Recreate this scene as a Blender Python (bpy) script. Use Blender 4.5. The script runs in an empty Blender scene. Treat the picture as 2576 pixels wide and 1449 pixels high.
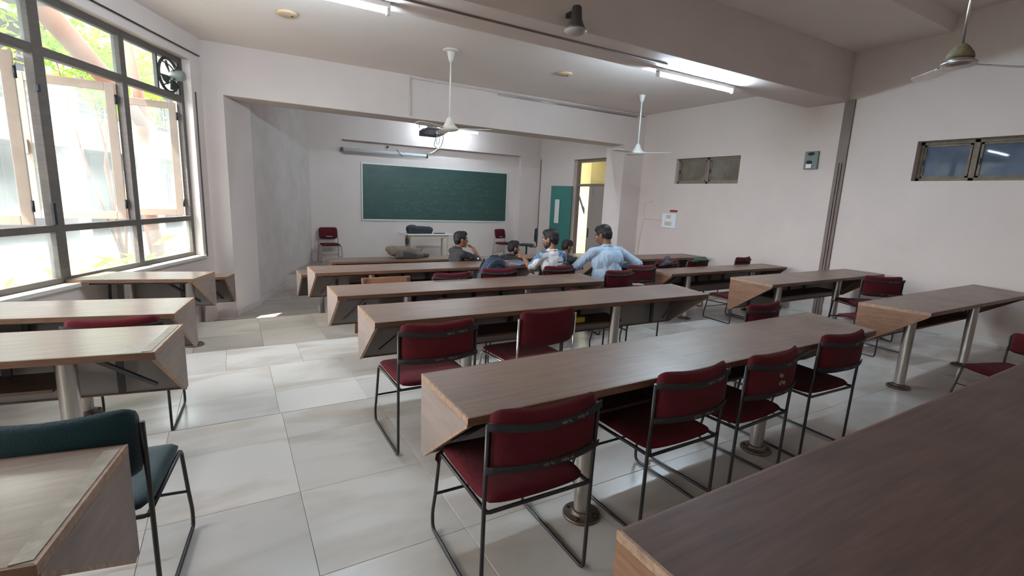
import bpy, bmesh, math, random
from mathutils import Vector, Matrix, noise
SC = bpy.context.scene
COL = SC.collection
rnd = random.Random(7)

# ------------------------------------------------------------------ camera
cam = bpy.data.cameras.new('camera')
cam.sensor_width = 36.0
cam.lens = 36.0 * 1211.66 / 2576.0
cam.clip_start = 0.02
cam.clip_end = 200
camo = bpy.data.objects.new('camera', cam)
COL.objects.link(camo)
R_ = (0.86588195, -0.49844866, 0.0423955)
U_ = (0.05510205, 0.17926644, 0.98225623)
F_ = (0.49720439, 0.84818187, -0.18268911)
camo.matrix_world = Matrix(((R_[0], U_[0], -F_[0], 0), (R_[1], U_[1], -F_[1], 0), (R_[2], U_[2], -F_[2], 1.55), (0, 0, 0, 1)))
SC.camera = camo

# ------------------------------------------------------------------ light
SC.view_settings.view_transform = 'Standard'
SC.view_settings.look = 'None'
SC.view_settings.gamma = 1.0
SC.view_settings.use_curve_mapping = False
SC.view_settings.exposure = 1.22
SC.cycles.caustics_reflective = False
SC.cycles.caustics_refractive = False
SC.cycles.sample_clamp_indirect = 6
world = bpy.data.worlds.new('sky')
SC.world = world
world.use_nodes = True
bg = world.node_tree.nodes['Background']
bg.inputs['Color'].default_value = (0.93, 0.96, 1.0, 1)
bg.inputs['Strength'].default_value = 5.7
sun = bpy.data.lights.new('sun', 'SUN')
sun.energy = 10.0
sun.angle = math.radians(0.6)
sun.color = (1.0, 0.95, 0.86)
suno = bpy.data.objects.new('sun', sun)
COL.objects.link(suno)
SUN_DIR = Vector((1.705, 0.543, -3.3)).normalized()
suno.rotation_euler = SUN_DIR.to_track_quat('-Z', 'Y').to_euler()

# window-wall frame: origin at the wall's far end, u along it (towards the board), n outwards
WP = Vector((-0.26, 8.28, 0.0))
WU = Vector((0.42, 0.907, 0.0)).normalized()
WN = Vector((-WU.y, WU.x, 0.0))
def wpt(s, off, z):
    p = WP + WU * s + WN * off
    return Vector((p.x, p.y, z))

def portal(name, c, xdir, ydir, sx, sy):
    l = bpy.data.lights.new(name, 'AREA')
    l.shape = 'RECTANGLE'; l.size = sx; l.size_y = sy
    l.cycles.is_portal = True
    o = bpy.data.objects.new(name, l)
    COL.objects.link(o)
    zdir = xdir.cross(ydir)
    o.matrix_world = Matrix(((xdir.x, ydir.x, zdir.x, c.x), (xdir.y, ydir.y, zdir.y, c.y), (xdir.z, ydir.z, zdir.z, c.z), (0, 0, 0, 1)))
portal('window_portal', wpt(-3.55, 0.3, 1.87), WU, Vector((0, 0, 1)), 6.6, 2.6)
portal('window_portal', wpt(-9.22, 0.3, 1.87), WU, Vector((0, 0, 1)), 2.3, 2.6)

# ------------------------------------------------------------------ helpers
def link(o, parent=None):
    COL.objects.link(o)
    if parent is not None:
        o.parent = parent
    return o

class MB:
    """collects shapes into one mesh"""
    def __init__(s):
        s.v = []; s.f = []; s.sm = []
    def add(s, vs, fs, smooth=False):
        b = len(s.v)
        s.v += [Vector(p) for p in vs]
        for f in fs:
            s.f.append([i + b for i in f]); s.sm.append(smooth)
        return s
    def box(s, c, d, rot=None):
        hx, hy, hz = d[0] / 2, d[1] / 2, d[2] / 2
        vs = [Vector((x, y, z)) for x in (-hx, hx) for y in (-hy, hy) for z in (-hz, hz)]
        if rot is not None:
            vs = [rot @ v for v in vs]
        c = Vector(c)
        return s.add([v + c for v in vs], [(0, 1, 3, 2), (4, 6, 7, 5), (0, 4, 5, 1), (2, 3, 7, 6), (0, 2, 6, 4), (1, 5, 7, 3)])
    def bb(s, x0, x1, y0, y1, z0, z1):
        return s.box(((x0 + x1) / 2, (y0 + y1) / 2, (z0 + z1) / 2), (x1 - x0, y1 - y0, z1 - z0))
    def prism(s, base, h):
        """base: list of 3-D points (a face); h: extrusion vector"""
        n = len(base); h = Vector(h)
        vs = [Vector(p) for p in base] + [Vector(p) + h for p in base]
        fs = [list(range(n - 1, -1, -1)), list(range(n, 2 * n))]
        fs += [(i, (i + 1) % n, n + (i + 1) % n, n + i) for i in range(n)]
        return s.add(vs, fs)
    def poly(s, pts, z0, z1):
        return s.prism([(p[0], p[1], z0) for p in pts], (0, 0, z1 - z0))
    def tube(s, pts, r, n=8, caps=True, closed=False, smooth=True):
        pts = [Vector(p) for p in pts]
        m = len(pts)
        rr = r if isinstance(r, (list, tuple)) else [r] * m
        up = None; rings = []
        for i in range(m):
            if closed:
                t = (pts[(i + 1) % m] - pts[i - 1])
            else:
                t = pts[min(i + 1, m - 1)] - pts[max(i - 1, 0)]
            t.normalize()
            if up is None:
                up = Vector((0, 0, 1)) if abs(t.z) < 0.9 else Vector((1, 0, 0))
            a = (up - t * up.dot(t)).normalized()
            up = a
            b = t.cross(a)
            rings.append([pts[i] + (a * math.cos(2 * math.pi * k / n) + b * math.sin(2 * math.pi * k / n)) * rr[i] for k in range(n)])
        vs = [v for rg in rings for v in rg]
        fs = []
        for i in range(m if closed else m - 1):
            j = (i + 1) % m
            for k in range(n):
                l = (k + 1) % n
                fs.append((i * n + k, i * n + l, j * n + l, j * n + k))
        s.add(vs, fs, smooth)
        if caps and not closed:
            b = len(s.v) - len(vs)
            s.f.append([b + k for k in range(n - 1, -1, -1)]); s.sm.append(False)
            s.f.append([b + (m - 1) * n + k for k in range(n)]); s.sm.append(False)
        return s
    def lathe(s, prof, c=(0, 0, 0), n=20, axis=None, smooth=True):
        """prof: (r, z) pairs bottom to top; axis: optional Matrix 3x3"""
        c = Vector(c)
        vs = []; fs = []
        for (r, z) in prof:
            for k in range(n):
                p = Vector((r * math.cos(2 * math.pi * k / n), r * math.sin(2 * math.pi * k / n), z))
                if axis is not None:
                    p = axis @ p
                vs.append(p + c)
        for i in range(len(prof) - 1):
            for k in range(n):
                l = (k + 1) % n
                fs.append((i * n + k, i * n + l, (i + 1) * n + l, (i + 1) * n + k))
        fs.append(list(range(n - 1, -1, -1)))
        fs.append([(len(prof) - 1) * n + k for k in range(n)])
        return s.add(vs, fs, smooth)
    def ball(s, c, r, nu=16, nv=10, rot=None):
        """ellipsoid, r = (rx, ry, rz)"""
        c = Vector(c)
        if not isinstance(r, (tuple, list)):
            r = (r, r, r)
        vs = []; fs = []
        def P(x, y, z):
            p = Vector((x * r[0], y * r[1], z * r[2]))
            if rot is not None:
                p = rot @ p
            return p + c
        vs.append(P(0, 0, -1))
        for j in range(1, nv):
            a = -math.pi / 2 + math.pi * j / nv
            for k in range(nu):
                b = 2 * math.pi * k / nu
                vs.append(P(math.cos(a) * math.cos(b), math.cos(a) * math.sin(b), math.sin(a)))
        vs.append(P(0, 0, 1))
        for k in range(nu):
            l = (k + 1) % nu
            fs.append((0, 1 + l, 1 + k))
            for j in range(nv - 2):
                fs.append((1 + j * nu + k, 1 + j * nu + l, 1 + (j + 1) * nu + l, 1 + (j + 1) * nu + k))
            fs.append((1 + (nv - 2) * nu + k, 1 + (nv - 2) * nu + l, len(vs) - 1))
        return s.add(vs, fs, True)
    def capsule(s, a, b, ra, rb, n=12):
        a = Vector(a); b = Vector(b)
        d = (b - a); L = d.length
        if L < 1e-6:
            return s.ball(a, ra)
        d.normalize()
        pts = [a - d * ra * 0.95, a - d * ra * 0.75, a - d * ra * 0.35, a, b, b + d * rb * 0.35, b + d * rb * 0.75, b + d * rb * 0.95]
        rr = [ra * 0.3, ra * 0.66, ra * 0.94, ra, rb, rb * 0.94, rb * 0.66, rb * 0.3]
        return s.tube(pts, rr, n)
    def mesh(s, name):
        me = bpy.data.meshes.new(name)
        me.from_pydata([tuple(v) for v in s.v], [], s.f)
        for p, sm in zip(me.polygons, s.sm):
            p.use_smooth = sm
        me.update()
        return me
    def build(s, name, mat, parent=None, bevel=0, seg=2):
        me = s.mesh(name)
        if mat is not None:
            me.materials.append(mat)
        o = bpy.data.objects.new(name, me)
        link(o, parent)
        fixn(me)
        if bevel:
            m = o.modifiers.new('bevel', 'BEVEL'); m.width = bevel; m.segments = seg; m.limit_method = 'ANGLE'; m.angle_limit = math.radians(40)
        return o

def fixn(me):
    bm = bmesh.new(); bm.from_mesh(me)
    bmesh.ops.recalc_face_normals(bm, faces=bm.faces)
    bm.to_mesh(me); bm.free()

def tag(o, label=None, cat=None, group=None, kind=None):
    if label: o['label'] = label
    if cat: o['category'] = cat
    if group: o['group'] = group
    if kind: o['kind'] = kind
    return o
def empty(name, loc=(0, 0, 0), rz=0.0):
    o = bpy.data.objects.new(name, None)
    o.empty_display_size = 0.1
    o.location = loc; o.rotation_euler = (0, 0, rz)
    return link(o)
def dup(root, loc, rz, label=None, group=None):
    r = root.copy(); COL.objects.link(r)
    r.location = loc; r.rotation_euler = (0, 0, rz)
    if label: r['label'] = label
    if group: r['group'] = group
    for ch in list(root.children):
        c = ch.copy(); COL.objects.link(c); c.parent = r
        for g in list(ch.children):
            d = g.copy(); COL.objects.link(d); d.parent = c
    return r
def struct(name, mb, mat, parent=None, bevel=0):
    o = mb.build(name, mat, parent, bevel)
    if parent is None:
        o['kind'] = 'structure'
    return o

# ------------------------------------------------------------------ materials
def M(name, color, rough=0.6, metal=0.0, spec=0.5, bump=0.0, bscale=60.0, var=0.0, vscale=3.0, var2=None, coat=0.0, sheen=0.0, rand=0.0, stretch=None, coords='Object'):
    m = bpy.data.materials.new(name); m.use_nodes = True
    nt = m.node_tree; N = nt.nodes; L = nt.links
    b = N['Principled BSDF']
    b.inputs['Base Color'].default_value = (*color, 1)
    b.inputs['Roughness'].default_value = rough
    b.inputs['Metallic'].default_value = metal
    b.inputs['Specular IOR Level'].default_value = spec
    if coat: b.inputs['Coat Weight'].default_value = coat; b.inputs['Coat Roughness'].default_value = 0.15
    if sheen: b.inputs['Sheen Weight'].default_value = sheen
    tc = N.new('ShaderNodeTexCoord')
    src = tc.outputs[coords]
    if stretch:
        mp = N.new('ShaderNodeMapping'); mp.inputs['Scale'].default_value = stretch
        L.new(src, mp.inputs['Vector']); src = mp.outputs['Vector']
    colout = None
    if var or var2 or rand:
        nz = N.new('ShaderNodeTexNoise'); nz.inputs['Scale'].default_value = vscale; nz.inputs['Detail'].default_value = 6; nz.inputs['Roughness'].default_value = 0.6
        L.new(src, nz.inputs['Vector'])
        cr = N.new('ShaderNodeValToRGB')
        cr.color_ramp.elements[0].position = 0.3; cr.color_ramp.elements[1].position = 0.72
        c2 = var2 if var2 else tuple(max(0, c * (1 - var)) for c in color)
        cr.color_ramp.elements[0].color = (*c2, 1); cr.color_ramp.elements[1].color = (*color, 1)
        L.new(nz.outputs['Fac'], cr.inputs['Fac'])
        colout = cr.outputs['Color']
        if rand:
            oi = N.new('ShaderNodeObjectInfo'); hs = N.new('ShaderNodeHueSaturation')
            mr = N.new('ShaderNodeMapRange'); mr.inputs['To Min'].default_value = 1 - rand; mr.inputs['To Max'].default_value = 1 + rand * 0.4
            L.new(oi.outputs['Random'], mr.inputs['Value']); L.new(mr.outputs['Result'], hs.inputs['Value']); L.new(colout, hs.inputs['Color'])
            colout = hs.outputs['Color']
        L.new(colout, b.inputs['Base Color'])
    if bump:
        nb = N.new('ShaderNodeTexNoise'); nb.inputs['Scale'].default_value = bscale; nb.inputs['Detail'].default_value = 4
        L.new(src, nb.inputs['Vector'])
        bp = N.new('ShaderNodeBump'); bp.inputs['Strength'].default_value = bump; bp.inputs['Distance'].default_value = 0.01
        L.new(nb.outputs['Fac'], bp.inputs['Height']); L.new(bp.outputs['Normal'], b.inputs['Normal'])
    return m
def emit(name, color, strength):
    m = bpy.data.materials.new(name); m.use_nodes = True
    nt = m.node_tree; nt.nodes.clear()
    e = nt.nodes.new('ShaderNodeEmission'); e.inputs['Color'].default_value = (*color, 1); e.inputs['Strength'].default_value = strength
    o = nt.nodes.new('ShaderNodeOutputMaterial'); nt.links.new(e.outputs[0], o.inputs[0])
    return m
def glass(name, tint=(0.93, 0.97, 0.95), dust=0.12, gloss=0.08, dustc=(0.75, 0.78, 0.76)):
    m = bpy.data.materials.new(name); m.use_nodes = True
    nt = m.node_tree; N = nt.nodes; L = nt.links; N.clear()
    tr = N.new('ShaderNodeBsdfTransparent'); tr.inputs['Color'].default_value = (*tint, 1)
    gl = N.new('ShaderNodeBsdfGlossy'); gl.inputs['Roughness'].default_value = 0.03
    df = N.new('ShaderNodeBsdfTranslucent'); df.inputs['Color'].default_value = (*dustc, 1)
    df2 = N.new('ShaderNodeBsdfDiffuse'); df2.inputs['Color'].default_value = (*dustc, 1)
    md = N.new('ShaderNodeMixShader'); md.inputs[0].default_value = 0.5
    L.new(df.outputs[0], md.inputs[1]); L.new(df2.outputs[0], md.inputs[2])
    m1 = N.new('ShaderNodeMixShader'); m1.inputs[0].default_value = gloss
    L.new(tr.outputs[0], m1.inputs[1]); L.new(gl.outputs[0], m1.inputs[2])
    tc = N.new('ShaderNodeTexCoord'); nz = N.new('ShaderNodeTexNoise'); nz.inputs['Scale'].default_value = 2.2; nz.inputs['Detail'].default_value = 5
    L.new(tc.outputs['Object'], nz.inputs['Vector'])
    mr = N.new('ShaderNodeMapRange'); mr.inputs['From Min'].default_value = 0.3; mr.inputs['From Max'].default_value = 0.75
    mr.inputs['To Min'].default_value = dust * 0.5; mr.inputs['To Max'].default_value = dust * 1.5
    L.new(nz.outputs['Fac'], mr.inputs['Value'])
    m2 = N.new('ShaderNodeMixShader')
    L.new(mr.outputs['Result'], m2.inputs[0]); L.new(m1.outputs[0], m2.inputs[1]); L.new(md.outputs[0], m2.inputs[2])
    o = N.new('ShaderNodeOutputMaterial'); L.new(m2.outputs[0], o.inputs[0])
    return m

PLASTER = M('wall_paint', (0.70, 0.60, 0.56), 0.75, bump=0.12, bscale=45, var=0.07, vscale=1.1, spec=0.3)
PLASTER_D = M('wall_paint_scuffed', (0.63, 0.555, 0.52), 0.75, bump=0.15, bscale=40, var=0.16, vscale=2.2, spec=0.3)
CEILP = M('ceiling_paint', (0.81, 0.72, 0.67), 0.8, bump=0.08, bscale=40, var=0.05, vscale=0.9, spec=0.3)
PILAST = M('brown_boxing_paint', (0.24, 0.18, 0.16), 0.55, var=0.2, vscale=3, spec=0.3)
WOODF = M('window_frame_wood', (0.12, 0.10, 0.088), 0.6, bump=0.15, var=0.3, vscale=6, stretch=(1, 1, 6))
SASHP = M('sash_paint', (0.44, 0.35, 0.28), 0.6, bump=0.1, var=0.15, vscale=6)
SILLM = M('sill_stone', (0.70, 0.66, 0.62), 0.35, var=0.1, vscale=5)
BLACKM = M('black_metal', (0.02, 0.018, 0.018), 0.35, spec=0.5)
DARKIRON = M('dark_iron', (0.035, 0.035, 0.04), 0.5, metal=0.6)
STEEL = M('brushed_steel', (0.55, 0.5, 0.46), 0.28, metal=0.9, bump=0.04, bscale=30, var=0.2, vscale=8, stretch=(1, 1, 0.2))
RUSTY = M('tarnished_flange', (0.20, 0.15, 0.12), 0.4, metal=0.7, var=0.45, vscale=30)
CHROME = M('bare_chrome', (0.7, 0.68, 0.66), 0.2, metal=1.0)
WHITEP = M('white_plastic', (0.78, 0.76, 0.74), 0.4)
CREAMP = M('cream_enamel', (0.74, 0.68, 0.60), 0.35)
def tile_mat(name='marble_tile', dark=(0.47, 0.41, 0.355), light=(0.59, 0.55, 0.51), r0=.13):
    m = bpy.data.materials.new(name); m.use_nodes = True
    nt = m.node_tree; N = nt.nodes; L = nt.links; b = N['Principled BSDF']
    geo = N.new('ShaderNodeNewGeometry'); oi = N.new('ShaderNodeObjectInfo')
    mp = N.new('ShaderNodeMapping'); mp.inputs['Scale'].default_value = (0.7, 1.8, 1)
    L.new(geo.outputs['Position'], mp.inputs['Vector'])
    ad = N.new('ShaderNodeVectorMath'); ad.operation = 'MULTIPLY_ADD'
    L.new(oi.outputs['Random'], ad.inputs[0]); ad.inputs[1].default_value = (13, 7, 3); L.new(mp.outputs['Vector'], ad.inputs[2])
    nz = N.new('ShaderNodeTexNoise'); nz.inputs['Scale'].default_value = 1.6; nz.inputs['Detail'].default_value = 5; nz.inputs['Distortion'].default_value = 0.6
    L.new(ad.outputs[0], nz.inputs['Vector'])
    cr = N.new('ShaderNodeValToRGB')
    e = cr.color_ramp.elements
    e[0].position = 0.34; e[0].color = (*dark, 1)
    e[1].position = 0.56; e[1].color = (*light, 1)
    L.new(nz.outputs['Fac'], cr.inputs['Fac'])
    hs = N.new('ShaderNodeHueSaturation'); mr = N.new('ShaderNodeMapRange'); mr.inputs['To Min'].default_value = 0.88; mr.inputs['To Max'].default_value = 1.08
    L.new(oi.outputs['Random'], mr.inputs['Value']); L.new(mr.outputs['Result'], hs.inputs['Value']); L.new(cr.outputs['Color'], hs.inputs['Color'])
    L.new(hs.outputs['Color'], b.inputs['Base Color'])
    n2 = N.new('ShaderNodeTexNoise'); n2.inputs['Scale'].default_value = 2; n2.inputs['Detail'].default_value = 1
    L.new(geo.outputs['Position'], n2.inputs['Vector'])
    m2 = N.new('ShaderNodeMapRange'); m2.inputs['To Min'].default_value = r0 + .06; m2.inputs['To Max'].default_value = r0 + .14
    L.new(n2.outputs['Fac'], m2.inputs['Value']); L.new(m2.outputs['Result'], b.inputs['Roughness'])
    b.inputs['Specular IOR Level'].default_value = 0.6
    return m
TILE = tile_mat()
TILE_B = tile_mat('beige_stone_tile', (.30, .25, .20), (.40, .35, .30), .28)  # darker, rougher tile for the levels past the second
GROUT = M('floor_bed', (0.20, 0.17, 0.15), 0.8)

# ------------------------------------------------------------------ floor
LEVELS = [(-2.6, 3.52, 0.0), (3.52, 5.50, -0.09), (5.50, 6.98, -0.14), (6.98, 10.62, -0.42), (10.62, 12.85, -0.17)]
XR = 8.2
def wallx(y):      # inner face of the left side of the room at depth y
    if y <= 8.30:
        return WP.x + (y - WP.y) * WU.x / WU.y
    return (y - 8.35) * 0.388
fl = MB()
for (a, b, z) in LEVELS:
    pts = [(wallx(a) - 0.25, a), (XR + 0.3, a), (XR + 0.3, b), (wallx(b) - 0.25, b)]
    if a < 8.3 < b:
        pts = [(wallx(a) - 0.25, a), (XR + 0.3, a), (XR + 0.3, b), (wallx(b) - 0.25, b), (-0.3, 8.35), (-0.5, 8.3)]
    fl.poly(pts, -0.7, z - 0.022)
floor = struct('floor', fl, GROUT)
def clip(poly, side):
    out = []
    for i in range(len(poly)):
        p, q = poly[i], poly[(i + 1) % len(poly)]
        dp, dq = side(p), side(q)
        if dp >= 0: out.append(p)
        if dp * dq < 0:
            t = dp / (dp - dq); out.append((p[0] + (q[0] - p[0]) * t, p[1] + (q[1] - p[1]) * t))
    return out
tile_cache = {}
ntile = 0
for li, (a, b, z) in enumerate(LEVELS):
    ys = [a] if li else [0.57]
    y = (0.57 if li == 0 else a)
    k = 0
    step = 0.64 if li == 0 else (b - a) / max(1, round((b - a) / 0.66))
    while y < b - 0.02:
        y1 = min(b, y + step)
        if b - y1 < 0.12: y1 = b
        x0 = 0.235 - 0.65 * 14 + (0.3 if (k % 3 == 2) else 0.0) * (li > 0)
        for i in range(34):
            xa = x0 + 0.65 * i; xb = xa + 0.65
            if xa > XR: break
            q = [(xa, y), (min(xb, XR), y), (min(xb, XR), y1), (xa, y1)]
            q = clip(q, lambda p: (p[0] - wallx(p[1])))
            if len(q) < 3: continue
            w = max(p[0] for p in q) - min(p[0] for p in q)
            if w < 0.03: continue
            cx = sum(p[0] for p in q) / len(q); cy = sum(p[1] for p in q) / len(q)
            g = 0.0008
            loc = [((p[0] - cx), (p[1] - cy)) for p in q]
            loc = [(px - math.copysign(min(g, abs(px)), px), py - math.copysign(min(g, abs(py)), py)) for px, py in loc]
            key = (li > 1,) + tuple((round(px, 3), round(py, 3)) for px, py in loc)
            me = tile_cache.get(key)
            if me is None:
                mb = MB(); n = len(loc)
                c = 0.0012
                top = [(px - math.copysign(c, px), py - math.copysign(c, py), 0.0) for px, py in loc]
                mid = [(px, py, -c) for px, py in loc]; bot = [(px, py, -0.022) for px, py in loc]
                vs = bot + mid + top
                fs = [(r * n + i2, r * n + (i2 + 1) % n, (r + 1) * n + (i2 + 1) % n, (r + 1) * n + i2) for r in (0, 1) for i2 in range(n)] + [list(range(2 * n, 3 * n))]
                mb.add(vs, fs)
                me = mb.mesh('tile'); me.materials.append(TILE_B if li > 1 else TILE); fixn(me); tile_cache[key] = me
            o = bpy.data.objects.new('tile', me); o.location = (cx, cy, z + rnd.uniform(-0.0006, 0.0004))
            link(o, floor); ntile += 1
        y = y1; k += 1
print('tiles', ntile)
# stone nosings at the edge of each level
for (a, b, z), nm in zip(LEVELS, range(5)):
    if nm == 4: break
    z2 = LEVELS[nm + 1][2]
    hi = max(z, z2); lo = min(z, z2)
    m = MB(); xa = wallx(b)
    if z > z2: m.bb(xa + 0.0, XR, b, b + 0.008, lo - 0.02, hi - 0.001)
    else: m.bb(xa + 0.0, XR, b - 0.008, b, lo - 0.02, hi - 0.001)
    o = m.build('step_riser', GROUT if nm < 3 else PLASTER_D, floor)

# ------------------------------------------------------------------ walls
T = 0.12   # plane of the window frames behind the inner wall face
wl = MB()
def wbox(mb, s0, s1, o0, o1, z0, z1):
    mb.prism([wpt(s0, o0, z0), wpt(s1, o0, z0), wpt(s1, o1, z0), wpt(s0, o1, z0)], (0, 0, z1 - z0))
SILL = 0.575; HEAD = 3.17; SR = -0.235; SL = -7.0
wbox(wl, SR, 0.02, 0.0, 0.24, -0.6, 4.3)
wbox(wl, SL, SR, 0.0, 0.24, -0.6, SILL)
wbox(wl, SL, SR, 0.0, 0.24, HEAD, 4.3)
wbox(wl, -8.1, SL, 0.0, 0.24, -0.6, 4.3)
wbox(wl, -12.6, -10.35, 0.0, 0.24, -0.6, 4.3)
wbox(wl, -10.35, -8.1, 0.0, 0.24, -0.6, SILL)
wbox(wl, -10.35, -8.1, 0.0, 0.24, HEAD, 4.3)
wall_left = struct('wall_left', wl, PLASTER)
# stub behind the big left pillar and the slanting side wall of the teaching bay
ws = MB()
ws.prism([(0.31, 9.12, -0.6), (1.70, 12.66, -0.6), (1.2, 12.9, -0.6), (0.0, 9.2, -0.6)], (0, 0, 4.2))
wall_side = struct('wall_left', ws, PLASTER_D)
pl = MB()
pl.prism([(-0.30, 8.35, -0.6), (0.0, 8.35, -0.6), (0.36, 9.10, -0.6), (0.30, 9.2, -0.6), (-0.3, 9.2, -0.6)], (0, 0, 3.6))
struct('trim_1', pl, PLASTER)
# right wall with openings: two vents and the door
YF = 12.6
wr = MB()
X2 = XR + 0.24
V1 = (5.86, 7.36, 2.00, 2.51); V2 = (1.40, 3.18, 2.02, 2.55); DR = (9.45, 10.92, -0.42, 2.66)
def wrb(y0, y1, z0, z1): wr.bb(XR, X2, y0, y1, z0, z1)
wrb(-2.6, V2[0], -0.6, 4.3); wrb(V2[0], V2[1], -0.6, V2[2]); wrb(V2[0], V2[1], V2[3], 4.3)
wrb(V2[1], V1[0], -0.6, 4.3); wrb(V1[0], V1[1], -0.6, V1[2]); wrb(V1[0], V1[1], V1[3], 4.3)
wrb(V1[1], DR[0], -0.6, 4.3); wrb(DR[0], DR[1], DR[3], 4.3); wrb(DR[0], DR[1], -0.6, -0.42); wrb(DR[1], 13.1, -0.6, 4.3)
wall_right = struct('wall_right', wr, PLASTER)
# front wall: board recess under a lintel
wf = MB()
wf.bb(1.4, XR + 0.2, 12.80, 13.1, -0.6, 4.2)
wf.bb(1.4, 2.43, YF, 12.81, -0.6, 4.2)
wf.bb(2.43, 7.52, YF, 12.81, 2.79, 4.2)
wf.bb(7.52, 8.25, YF, 12.81, -0.6, 4.2)
wall_front = struct('wall_front', wf, PLASTER)
wb = MB(); wb.bb(-6.0, 8.6, -2.75, -2.55, -0.6, 4.3)
struct('wall_back', wb, PLASTER)
# ceilings
ce = MB()
ce.poly([(-6, -2.7), (8.5, -2.7), (8.5, 3.02), (-3.6, 3.02)], 4.12, 4.3)
ce.poly([(-4.0, 3.02), (8.5, 3.02), (8.5, 4.2), (-3.0, 4.2)], 3.90, 4.3)
ce.poly([(-3.0, 4.7), (8.5, 4.7), (8.5, 8.5), (-1.0, 8.5)], 3.51, 4.3)
ce.poly([(-1.0, 8.4), (8.5, 8.4), (8.5, 13.0), (-0.5, 13.0)], 3.55, 4.3)
ceiling = struct('ceiling', ce, CEILP)
bm2 = MB(); bm2.bb(-3.0, XR + 0.1, 4.15, 4.78, 3.20, 4.25)
struct('trim_2', bm2, PLASTER, bevel=0.008)
bm1 = MB(); bm1.bb(-0.75, XR + 0.1, 8.35, 8.88, 2.82, 3.9)
struct('trim_3', bm1, PLASTER, bevel=0.008)
pr = MB(); pr.bb(7.62, XR + 0.05, 8.345, 8.93, -0.6, 3.56)
struct('trim_4', pr, PLASTER, bevel=0.008)
# brown boxing on the right wall
bx = MB(); bx.bb(XR - 0.03, XR + 0.01, 4.045, 4.185, -0.09, 3.22); bx.bb(XR - 0.055, XR - 0.03, 4.085, 4.11, -0.09, 2.3); bx.bb(XR - 0.05, XR - 0.03, 4.125, 4.14, -0.09, 2.3)
struct('trim_5', bx, PILAST)
bs = MB(); bs.bb(XR - 0.012, XR + 0.01, -2.5, 4.07, 0.0, 0.10); struct('baseboard_right', bs, SILLM)
bs = MB(); bs.bb(XR - 0.012, XR + 0.01, 4.16, 8.34, -0.2, 0.0); struct('baseboard_right', bs, SILLM)
bs = MB(); bs.prism([(0.325, 9.12, -0.44), (0.99 + 0.1, 11.0 - 0.08, -0.44), (1.06, 10.95, -0.44), (0.30, 9.1, -0.44)], (0, 0, 0.11))
bs.prism([(0.008, 8.338, -0.44), (0.37, 9.095, -0.44), (0.36, 9.10, -0.44), (0.0, 8.35, -0.44)], (0, 0, 0.11))
bs.bb(-0.3, 0.0, 8.338, 8.35, -0.44, -0.33)
struct('baseboard_left', bs, PLASTER_D)

# ------------------------------------------------------------------ desks
def wood(name, c1, c2, rough, sx=0.6, sy=9, scale=5, spec=0.5, bump=0.05, sz=None):
    m = bpy.data.materials.new(name); m.use_nodes = True
    nt = m.node_tree; N = nt.nodes; L = nt.links; b = N['Principled BSDF']
    tc = N.new('ShaderNodeTexCoord'); oi = N.new('ShaderNodeObjectInfo')
    mp = N.new('ShaderNodeMapping'); mp.inputs['Scale'].default_value = (sx, sy, sz or sy)
    ad = N.new('ShaderNodeVectorMath'); ad.operation = 'MULTIPLY_ADD'
    L.new(tc.outputs['Object'], mp.inputs['Vector'])
    L.new(oi.outputs['Random'], ad.inputs[0]); ad.inputs[1].default_value = (9, 5, 3); L.new(mp.outputs['Vector'], ad.inputs[2])
    n1 = N.new('ShaderNodeTexNoise'); n1.inputs['Scale'].default_value = scale; n1.inputs['Detail'].default_value = 8; n1.inputs['Roughness'].default_value = 0.65
    L.new(ad.outputs[0], n1.inputs['Vector'])
    cr = N.new('ShaderNodeValToRGB'); e = cr.color_ramp.elements
    e[0].position = 0.32; e[0].color = (*c2, 1); e[1].position = 0.66; e[1].color = (*c1, 1)
    L.new(n1.outputs['Fac'], cr.inputs['Fac'])
    # worn patches
    n2 = N.new('ShaderNodeTexNoise'); n2.inputs['Scale'].default_value = 2.4; n2.inputs['Detail'].default_value = 5
    L.new(tc.outputs['Object'], n2.inputs['Vector'])
    cr2 = N.new('ShaderNodeValToRGB'); cr2.color_ramp.elements[0].position = 0.42; cr2.color_ramp.elements[1].position = 0.7
    cr2.color_ramp.elements[0].color = (1, 1, 1, 1); cr2.color_ramp.elements[1].color = (0.8, 0.83, 0.86, 1)
    L.new(n2.outputs['Fac'], cr2.inputs['Fac'])
    mx = N.new('ShaderNodeMix'); mx.data_type = 'RGBA'; mx.blend_type = 'MULTIPLY'; mx.inputs[0].default_value = 1
    L.new(cr.outputs['Color'], mx.inputs[6]); L.new(cr2.outputs['Color'], mx.inputs[7]); L.new(mx.outputs[2], b.inputs['Base Color'])
    mr = N.new('ShaderNodeMapRange'); mr.inputs['To Min'].default_value = rough - 0.07; mr.inputs['To Max'].default_value = rough + 0.13
    L.new(n2.outputs['Fac'], mr.inputs['Value']); L.new(mr.outputs['Result'], b.inputs['Roughness'])
    b.inputs['Specular IOR Level'].default_value = spec
    bp = N.new('ShaderNodeBump'); bp.inputs['Strength'].default_value = bump; bp.inputs['Distance'].default_value = 0.004
    L.new(n1.outputs['Fac'], bp.inputs['Height']); L.new(bp.outputs['Normal'], b.inputs['Normal'])
    return m
LAM = wood('desk_top_laminate', (0.24, 0.155, 0.118), (0.165, 0.10, 0.072), 0.34)
LAM_D = wood('dark_desk_top_laminate', (0.115, 0.062, 0.044), (0.07, 0.037, 0.026), 0.5, spec=0.4)
LAM_LIT = wood('pale_desk_top_laminate', (0.32, 0.25, 0.21), (0.25, 0.19, 0.155), 0.22, spec=0.7)  # paler copy of the laminate, window brightness put into its colour
PANEL = wood('end_panel_laminate', (0.30, 0.225, 0.195), (0.24, 0.172, 0.148), 0.5, 6, .8, sz=7)
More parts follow.
